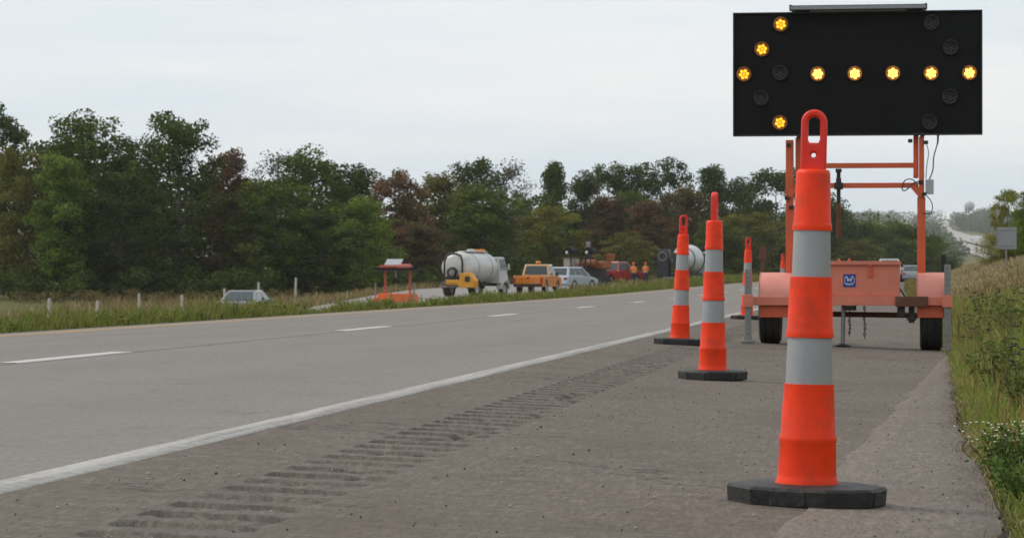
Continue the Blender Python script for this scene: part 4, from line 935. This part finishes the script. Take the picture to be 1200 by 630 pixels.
T = [  # label, x, top y, width, distance, leaf colour, habit, seed
 ('dark green oak cut by the left picture edge', 4, 135, 95, 216, 'dark', 'oak', 1),
 ('olive tree low in front of the leftmost oak', 28, 180, 85, 206, 'olive', 'oak', 2),
 ('bright green slender tree near the left end of the wood', 70, 182, 70, 203, 'bright', 'tall', 3),
 ('broad mid green tree with lumpy top, second tall one from the left', 95, 139, 130, 222, 'green', 'oak', 4),
 ('dark tree whose crown slopes down left of the tallest oak', 155, 163, 105, 219, 'dark', 'oak', 5),
 ('deep green tree filling the front between bright tree and tallest oak', 138, 205, 120, 205, 'dark', 'oak', 6),
 ('tallest dark oak with open knobbly top, left part of the wood', 212, 137, 112, 211, 'dark', 'oak', 7),
 ('russet brown tree just right of the tallest oak', 272, 178, 62, 224, 'rust', 'tall', 8),
 ('half turned brown green tree below the russet one', 270, 232, 70, 211, 'brown', 'oak', 9),
 ('thin greyish tree with bare top twigs right of the russet tree', 322, 180, 66, 230, 'grey', 'bare', 10),
 ('wide green tree with rounded top above the fence gap', 365, 177, 118, 222, 'green', 'oak', 11),
 ('green tree low behind the silver sedan', 325, 214, 120, 209, 'green', 'oak', 12),
 ('dark narrow tree right of the wide rounded green tree', 408, 194, 72, 232, 'dark', 'tall', 13),
 ('fresh green bushy tree left of the folded arrow trailer', 425, 232, 90, 214, 'bright', 'oak', 14),
 ('dark leaning tree low between sedan and folded trailer', 375, 250, 90, 207, 'dark', 'oak', 6),
 ('reddish brown autumn tree above the folded arrow trailer', 466, 203, 92, 242, 'rust', 'oak', 15),
 ('olive grey tree right of the reddish autumn tree', 514, 206, 66, 252, 'olive', 'tall', 16),
 ('dark open topped oak above the white tank truck', 550, 188, 84, 264, 'dark', 'oak', 17),
 ('almost bare grey tree right of the open topped oak', 594, 190, 62, 262, 'grey', 'bare', 18),
 ('large round green tree right behind the tank truck', 563, 216, 118, 246, 'green', 'oak', 19),
 ('brownish red low tree left behind the tank truck', 498, 262, 100, 237, 'brown', 'oak', 20),
 ('brown low tree behind the folded arrow trailer', 452, 270, 80, 234, 'rust', 'oak', 9),
 ('pointed narrow green tree above the orange pickup', 648, 192, 48, 302, 'green', 'cone', 21),
 ('green tree filling the dip between tank truck and pointed tree', 617, 228, 74, 290, 'green', 'oak', 22),
 ('yellow green broad tree behind the orange pickup', 645, 246, 120, 268, 'yellow', 'oak', 23),
 ('slim dark tree right of the pointed green tree', 684, 204, 44, 318, 'dark', 'tall', 24),
 ('dark knobbly tree above the paving machine', 712, 194, 68, 330, 'dark', 'oak', 25),
 ('dark tree above the two road workers', 745, 194, 62, 332, 'dark', 'tall', 26),
 ('dark tree with high round head above the third cone', 788, 189, 66, 335, 'dark', 'oak', 27),
 ('narrow russet tree behind the paving machine', 709, 233, 48, 300, 'rust', 'tall', 28),
 ('dull russet tree behind the two road workers', 765, 236, 56, 298, 'rust', 'tall', 8),
 ('olive bushy tree low behind the red pickup', 735, 272, 84, 278, 'olive', 'oak', 29),
 ('green tree between the russet trees over the workers', 738, 226, 70, 305, 'green', 'oak', 22),
 ('dark pointed tree above the edge-on cone', 834, 196, 58, 345, 'dark', 'cone', 30),
 ('brown tinted tree behind the two leftmost cones', 812, 220, 84, 312, 'brown', 'oak', 20),
 ('small dark tree between edge-on cone and mast', 866, 211, 50, 340, 'dark', 'tall', 24),
 ('big dark tree left of the trailer mast', 907, 197, 92, 332, 'dark', 'oak', 31),
 ('olive green tree low behind the small cone', 880, 252, 100, 300, 'olive', 'oak', 2),
 ('dark shadowy tree low right of the third cone', 835, 258, 84, 296, 'green', 'oak', 19),
 ('dark tree partly behind the nearest cone', 958, 226, 90, 366, 'dark', 'oak', 4),
 ('dark green tree seen through the mast frame, left half', 990, 256, 84, 384, 'dark', 'oak', 11),
 ('green brown tree seen through the mast frame, middle', 1030, 262, 84, 400, 'green', 'oak', 22),
 ('dark tree seen through the mast frame beside its right post', 1062, 266, 72, 392, 'dark', 'oak', 6),
 ('dull green tree right of the right mast post', 1094, 282, 66, 372, 'green', 'oak', 14),
 ('dark low tree at the valley edge over the right fender', 1112, 300, 50, 350, 'dark', 'oak', 5),
 ('olive tree low behind the trailer toolbox', 1006, 280, 90, 330, 'olive', 'oak', 29),
]
for a in T: tree(*a)
tree('feathery tree with open flat branches behind the road sign', 1182, 223, 46, 132, 'yellow', 'oak', 32, group='trees on the right bank')
tree('dense green tree cut by the right picture edge', 1212, 224, 60, 126, 'bright', 'oak', 33, group='trees on the right bank')
tree('low green bush left of the road sign post', 1168, 274, 44, 138, 'yellow', 'bush', 34, group='trees on the right bank')
tree('dark green bush under the road sign', 1192, 264, 56, 134, 'bright', 'bush', 35, group='trees on the right bank')
# the mass of the wood behind and its shaded undergrowth
def leaf_mass(name, spots, leaf, per, mat, seed, label, cat, sq=.7):
    rng = np.random.default_rng(seed); C = []; B = []
    for x, y, z, r in spots:
        d = rng.normal(size=(per, 3)); d /= np.linalg.norm(d, axis=1)[:, None]; C.append(np.array([x, y, z]) + d * (rng.random(per) ** .4 * r)[:, None] * [1, 1, sq]); B.append(np.full(per, rng.normal(1, .2)))
    C = np.concatenate(C); B = np.concatenate(B); v, f = leaf_quads(C, leaf, rng, .1)
    br = np.clip(B * rng.normal(1, .2, len(C)), .4, 1.7); hue = rng.normal(0, .1, len(C)); tint = np.repeat(np.stack([br * (1 + hue), br, br], 1), 4, 0)
    return tag(np_mesh(name, v, f, mat, tint), label, cat, kind='stuff')
rd = random.Random(5); spots = []
prof_top = [(-40, 172), (60, 175), (130, 185), (200, 185), (280, 210), (400, 215), (460, 230), (600, 245), (700, 235), (800, 225), (920, 235), (960, 258)]
dd = [(-40, 228), (300, 236), (500, 265), (650, 320), (800, 352), (960, 380)]
for k in range(1500):
    px = rd.uniform(-60, 960); d = np.interp(px, *zip(*dd)) + rd.uniform(0, 14); ty = np.interp(px, *zip(*prof_top)) + rd.uniform(-4, 26)
    p = P(px, 325, d); g = gz1(p.x, p.y); zt = P(px, ty, d).z; z = g + (zt - g) * rd.random() ** .8; spots.append((p.x, p.y, z, rd.uniform(.9, 1.7)))
leaf_mass('background_wood', spots, .42, 60, LM['dark'], 8, 'dark mass of woodland filling in behind the front trees', 'woodland')
spots = []
for k in range(520):
    px = rd.uniform(-50, 880); d = np.interp(px, [-40, 300, 500, 650, 800, 900], [200, 205, 228, 262, 285, 300]) + rd.uniform(-4, 5); p = P(px, 325, d); g = gz1(p.x, p.y); spots.append((p.x, p.y, g + rd.uniform(.2, 1.9), rd.uniform(.6, 1.15)))
leaf_mass('undergrowth', spots, .24, 70, LM['dark'], 9, 'dark shrubby undergrowth along the foot of the wood', 'undergrowth')
spots = []
for k in range(240):
    px = rd.uniform(-50, 900); d = np.interp(px, [-40, 300, 500, 650, 800, 900], [192, 197, 220, 252, 275, 290]) + rd.uniform(-3, 3); p = P(px, 325, d); g = gz1(p.x, p.y); spots.append((p.x, p.y, g + rd.uniform(.1, .7), rd.uniform(.3, .6)))
leaf_mass('fence_line_weeds', spots, .16, 60, LM['brown'], 19, 'brown seedy weeds along the fence', 'weeds')
spots = []
for k in range(300):                      # far hillside woods
    y = rd.uniform(257, 306); px = rd.uniform(880, 1260); d = far_d(y)
    onroad = (1095 < px < 1160 and y < 264 + (px - 1100) * .35 + 8 and y > 258) or (1100 < px < 1200 and 273 < y < 306 and abs(y - (278 + (px - 1105) * .38)) < 13)
    if onroad: continue
    p = P(px, y, d); s = d / FPX; spots.append((p.x, p.y, float(far(p.y)) + 5.0, rd.uniform(7, 12)))
for k in range(60):                      # skyline clumps
    px = rd.choice([rd.uniform(1140, 1166), rd.uniform(930, 1075), rd.uniform(1180, 1260)]); d = rd.uniform(3300, 4200); p = P(px, 325, d)
    spots.append((p.x, p.y, gz1(p.x, p.y) + rd.uniform(2, 8), rd.uniform(6, 11)))
for px, y, d in [(1160, 262, 3300), (1168, 258, 3400), (1150, 262, 3300), (1142, 264, 3100), (1134, 268, 2860), (1128, 268, 2750), (1140, 272, 2640), (1150, 276, 2530), (1165, 278, 2530), (1160, 270, 2750)]:
    for q in range(5): p = P(px + rd.uniform(-5, 5), y, d + rd.uniform(-80, 80)); spots.append((p.x, p.y, gz1(p.x, p.y) + rd.uniform(3, 11), rd.uniform(7, 12)))
leaf_mass('far_woods', spots, 2.6, 130, LM['far'], 10, 'hazy woods covering the far hillside', 'woodland', .8)
# valley woods between crest and hill
spots = []
for k in range(330):
    px = rd.uniform(930, 1100); d = rd.uniform(420, 560); p = P(px, 325, d); g = gz1(p.x, p.y); zt = P(px, np.interp(px, [930, 980, 1060, 1100], [246, 250, 262, 284]) + rd.uniform(0, 25), d).z
    spots.append((p.x, p.y, g + (zt - g) * rd.uniform(.4, 1), rd.uniform(1.8, 3.)))
leaf_mass('valley_woods', spots, .7, 110, LM['green'], 11, 'mixed woods in the valley beyond the crest', 'woodland')

# ------------------------------------------------------------------ grasses
def blades(name, X, Y, h, w, cols, mat, seed, label, cat='grass', lean=.35, zf=None, head=0.):
    rng = np.random.default_rng(seed); n = len(X); Z = gz(X, Y) if zf is None else zf(X, Y)
    az = rng.uniform(0, 6.283, n); wx, wy = np.cos(az), np.sin(az); la = rng.uniform(0, 6.283, n); ln = h * rng.normal(lean, .2, n)
    lx, ly = np.cos(la) * ln, np.sin(la) * ln
    def pt(t, wf, b): return np.stack([X + lx * t ** 2 + wx * w * wf * b, Y + ly * t ** 2 + wy * w * wf * b, Z - .03 + h * t * (1 - .15 * t * abs(lean))], 1)
    v = np.stack([pt(0, 1, -.5), pt(0, 1, .5), pt(.55, .8 , .5), pt(.55, .8, -.5), pt(1, .25 + head, .5), pt(1, .25 + head, -.5)], 1).reshape(-1, 3)
    i = np.arange(n)[:, None] * 6; f = np.concatenate([i + [0, 1, 2, 3], i + [3, 2, 4, 5]], 0)
    tint = np.repeat(cols * rng.normal(1, .18, n)[:, None].clip(.5, 1.6), 6, 0)
    return tag(np_mesh(name, v, f, mat, tint), label, cat, kind='stuff')
M_gr = leafmat('grass_blades', (1., 1., 1.), .35, 0)
GREEN = np.array([.135, .185, .038]); GDK = np.array([.05, .085, .02]); TAN = np.array([.26, .20, .10]); STRAW = np.array([.42, .34, .20]); OLV = np.array([.19, .175, .055]); RUSTY = np.array([.20, .115, .05]); YG = np.array([.23, .225, .055])
def pick(rng, n, opts):
    cs = np.array([o[0] for o in opts]); w = np.array([o[1] for o in opts], float); return cs[rng.choice(len(opts), n, p=w / w.sum())]
rng = np.random.default_rng(21)
def fbm(X, Y, s, seed=0): return np.array([mnoise.noise((x * s, y * s, seed)) for x, y in zip(X, Y)])
# green weeds hugging the median edge of the road
n = 62000; Y = 26 + (240 - 26) * rng.random(n) ** 1.5; x = -9.62 - np.abs(rng.normal(0, 1., n)) * .85; X = x + curve(Y)
pn = fbm(X, Y, .16, 3); pn2 = fbm(X, Y, .55, 7); h = (.30 + .16 * pn + .13 * pn2) * rng.uniform(.5, 1.25, n) * np.clip(.35 + (-9.62 - x) * 1.6, .35, 1) * (1 + .8 * ss(80, 170, Y)); h = np.clip(h, .05, 1)
blades('median_weeds', X, Y, h, .012 + .00022 * Y, pick(rng, n, [(GREEN, 5), (GDK, 1), (YG, 3.5), (OLV, 1.2), (TAN, 1.)]), M_gr, 1, 'fresh green weeds along the median edge of the road')
spots = []
for k in range(650):
    y = 27 + 190 * rd.random() ** 1.35; x = -9.75 - abs(rd.gauss(0, .8)); w = mnoise.noise((x * .3, y * .12, 2)); r_ = rd.uniform(.07, .17) * (1 + .8 * max(0, w)) * (1 + y / 400)
    xx = x + float(curve(y)); spots.append((xx, y, gz1(xx, y) + r_ * .8 + .12 * max(0, w), r_))
leaf_mass('median_broadleaf', spots, .05, 110, leafmat('broadleaf_weed', (.165, .19, .042), .35, 0), 13, 'broad leaved green weeds and brambles on the median edge', 'weeds', .9)
n = 42000; Y = 30 + 230 * rng.random(n) ** 1.2; x = -11.2 - 10 * rng.random(n); X = x + curve(Y); pn = fbm(X, Y, .1, 9)
h = (.45 + .25 * pn) * rng.uniform(.5, 1.3, n); h = np.clip(h, .08, 1.1) * np.where(x < -15, 1.25, 1)
blades('median_grass', X, Y, h, .012 + .00022 * Y, pick(rng, n, [(TAN, 3), (STRAW, 1.5), (OLV, 3), (YG, 2), (GREEN, 1.5), (RUSTY, .8)]), M_gr, 2, 'tall dry grass filling the median hollow', head=.5)
n = 30000; Y = 90 + 190 * rng.random(n); x = -33.6 - 20 * rng.random(n) ** 1.2; X = x + curve(Y); h = .5 * rng.uniform(.5, 1.4, n)
blades('fence_grass', X, Y, h, .04, pick(rng, n, [(TAN, 3), (STRAW, 1), (OLV, 2), (RUSTY, 1.2)]), M_gr, 3, 'dry tan grass between far carriageway and wood', head=.4)
# right verge
def verge_x(Y, u, near, wid): return near + u * wid
n = 70000; Y = 6.3 + 46 * rng.random(n) ** 1.4; e = np.array([shedge(y, 0, 0)[1] for y in Y]); u = rng.random(n) ** 1.1; x = e + .01 + u * (.75 + .055 * Y); X = x + curve(Y)
pn = fbm(X, Y, .5, 4); pn2 = fbm(X, Y, .16, 5); h = (.33 + .14 * pn + .10 * pn2) * rng.uniform(.45, 1.25, n) * np.clip(.25 + (x - e) * 1.6, .25, 1.0) * (.7 + .45 * ss(9, 26, Y)); h = np.clip(h, .04, .7)
cols = pick(rng, n, [(OLV, 3.2), (YG, 5.), (TAN, .8), (STRAW, .2), (GREEN, 3.0), (RUSTY, .8)]); gm = (pn2 > .12)[:, None]; cols = np.where(gm & (rng.random(n) < .5)[:, None], GREEN, cols) * 1.45
blades('verge_grass', X, Y, h, .0035 + .00025 * Y, cols, M_gr, 4, 'mixed green and tan grass along the right shoulder edge', lean=.32)
n = 5000; Y = 9 + 70 * rng.random(n); e = np.array([shedge(y, 0, 0)[1] for y in Y]); x = e + .12 + rng.random(n) * (.9 + .05 * Y); X = x + curve(Y)
blades('seed_stalks', X, Y, rng.uniform(.25, .55, n) * (.6 + .4 * ss(10, 22, Y)), .0016 + .00018 * Y, pick(rng, n, [(RUSTY, 2), (TAN, 1), (OLV, 2)]), M_gr, 5, 'thin brown seed stalks rising above the verge grass', lean=.22, head=1.1)
n = 56000; Y = 44 + 166 * rng.random(n); x = .6 + rng.random(n) * (2 + .075 * Y); X = x + curve(Y); dry = (fbm(X, Y, .12, 8) > -.3) & (x > 1.5)
cols = np.where(dry[:, None], pick(rng, n, [(STRAW, 3), (TAN, 2)]), pick(rng, n, [(OLV, 3), (RUSTY, 2), (YG, 2), (TAN, 1)]))
blades('bank_grass', X, Y, .32 * rng.uniform(.5, 1.4, n), .012 + .0002 * Y, cols, M_gr, 6, 'straw coloured grass on the rising right bank', head=.4)
n = 1500; Y = 5.5 + 34 * rng.random(n) ** 1.3; e = np.array([shedge(y, 0, 0)[1] for y in Y]); x = e + rng.normal(.015, .035, n); X = x
blades('edge_litter', X, Y, rng.uniform(.02, .06, n), .004, pick(rng, n, [(STRAW, 3), (TAN, 2), (RUSTY, 1)]), M_gr, 7, 'dead straw lying along the broken shoulder edge', lean=1.3, zf=lambda a, b: prof(b) + cross(a) + .02)
# a leafy clump with small white flowers, and other weeds on the verge
def weed(name, label, loc, h, w, n_leaf, leafc, n_fl, flc, seed, fr=.009, stems=10):
    rg = np.random.default_rng(seed); t = thing(name, label, 'plant', loc, 0)
    mb = MB(); tips = []
    for k in range(stems):
        a = rg.uniform(0, 6.28); r = w * rg.uniform(.15, 1) ** .7; e = Vector((math.cos(a) * r, math.sin(a) * r, h * rg.uniform(.6, 1)))
        mb.tube([(0 + e.x * .2, e.y * .2, -.03), (e.x * .55, e.y * .55, e.z * .55), e], [.004, .003, .0015], 4, caps=False); tips.append(e)
    mb.build('stems', pm('weed_stem', (.10, .10, .035), .7), t)
    tp_ = np.array(tips); i = rg.choice(stems, n_leaf); f = rg.random(n_leaf)[:, None] ** .7
    C = tp_[i] * f + rg.normal(0, w * .16, (n_leaf, 3)) * [1, 1, .6]; C[:, 2] = np.clip(C[:, 2], .02, h); v, q = leaf_quads(C, max(.028, h * .085), rg, .1, .45)
    br = rg.normal(1, .25, n_leaf).clip(.4, 1.8); tint = np.repeat(np.array(leafc)[None] * br[:, None], 4, 0); np_mesh('leaves', v, q, M_gr, tint, parent=t)['kind'] = 'stuff'
    if n_fl:
        mb = MB()
        for k in range(n_fl):
            e = tips[rg.integers(stems)] + Vector(rg.normal(0, w * .2, 3)); e.z = h * rg.uniform(.72, 1.04); mb.lathe([(fr, 0), (fr * 1.05, fr * .5), (fr * .3, fr * .9)], 6, c=e)
        mb.build('flower_heads', flc, t)['kind'] = 'stuff'
    return t
M_wf = pm('white_petal', (.72, .72, .66), .7); M_sh2 = pm('dark_seed_head', (.045, .03, .022), .9, var=.3, scale=40)
def vg(px, dc): p = P(px, 325, dc); return (p.x, p.y, gz1(p.x, p.y))
weed('flowering_weed', 'leafy clump with small white flowers at the right picture edge', vg(1182, 10.6), .23, .15, 700, (.085, .135, .035), 70, M_wf, 1, .0042, 26)
weed('grass_tuft', 'bright green leafy tuft at the lower right corner', vg(1197, 9.4), .20, .11, 420, (.09, .16, .035), 0, None, 2, stems=16)
for k, (px, d, h, w, lab) in enumerate([(1172, 17, .55, .2, 'bushy green weed above the white flowers'), (1188, 24, .78, .26, 'tall weed with dark seed heads right of the trailer jack'), (1160, 27, .62, .25, 'dark leafy weed beside the right trailer jack'), (1196, 15, .5, .16, 'weed with dark brown seed heads at the right edge'), (1150, 40, .8, .3, 'branching weed behind the right trailer jack'), (1178, 33, .85, .3, 'tall bushy weed on the bank below the road sign')]):
    weed('seedy_weed', lab, vg(px, d), h * .85, w, 420, (.12, .145, .04) if k != 2 else (.085, .115, .035), 9, M_sh2, 30 + k, .009 + .0003 * d, 14)

# loose grit on the shoulder
rng = np.random.default_rng(77); n = 4200; Y = 6 + 34 * rng.random(n) ** 1.6; X = np.where(rng.random(n) < .12, .28 - np.abs(rng.normal(0, .12, n)), rng.uniform(-2.4, .25, n))
sz = rng.gamma(2., .0012, n).clip(.0012, .0055); Z = prof(Y) + cross(X) + sz * .4 + np.where((X > -2.0) & (X < -1.58), -.006, .003)
base = np.array([(1, 0, 0), (0, 1, 0), (-1, 0, 0), (0, -1, 0), (0, 0, .8), (0, 0, -.8)], float); V = base[None] * rng.uniform(.6, 1.3, (n, 6, 3)); V = V * sz[:, None, None] + np.stack([X, Y, Z], 1)[:, None]
F = np.array([(0, 1, 4), (1, 2, 4), (2, 3, 4), (3, 0, 4), (1, 0, 5), (2, 1, 5), (3, 2, 5), (0, 3, 5)]); F = (F[None] + (np.arange(n) * 6)[:, None, None]).reshape(-1, 3)
tint = np.repeat(np.where(rng.random(n) < .45, rng.uniform(1.2, 2.1, n), rng.uniform(.2, 1., n))[:, None] * np.array([[.22, .195, .17]]), 6, 0)
tag(np_mesh('grit', V.reshape(-1, 3), F, leafmat('stone_grit', (1, 1, 1), 0., 0), tint), 'loose grit and small stones scattered on the shoulder', 'grit', kind='stuff')

# ------------------------------------------------------------------ haze
hz = MB().box((0, 2790, 55), (5400, 5700, 160)).build('haze', None); hz.data.materials.clear()
m = bpy.data.materials.new('haze_air'); m.use_nodes = True; t = m.node_tree; t.nodes.clear(); out = t.nodes.new('ShaderNodeOutputMaterial')
pv_ = N(t, 'ShaderNodeVolumePrincipled', {'Color': (.93, .95, 1., 1), 'Density': .00009, 'Anisotropy': .0}); t.links.new(pv_.outputs[0], out.inputs['Volume']); hz.data.materials.append(m)
tag(hz, 'thin pale haze filling the air over the valley', 'haze', kind='stuff')
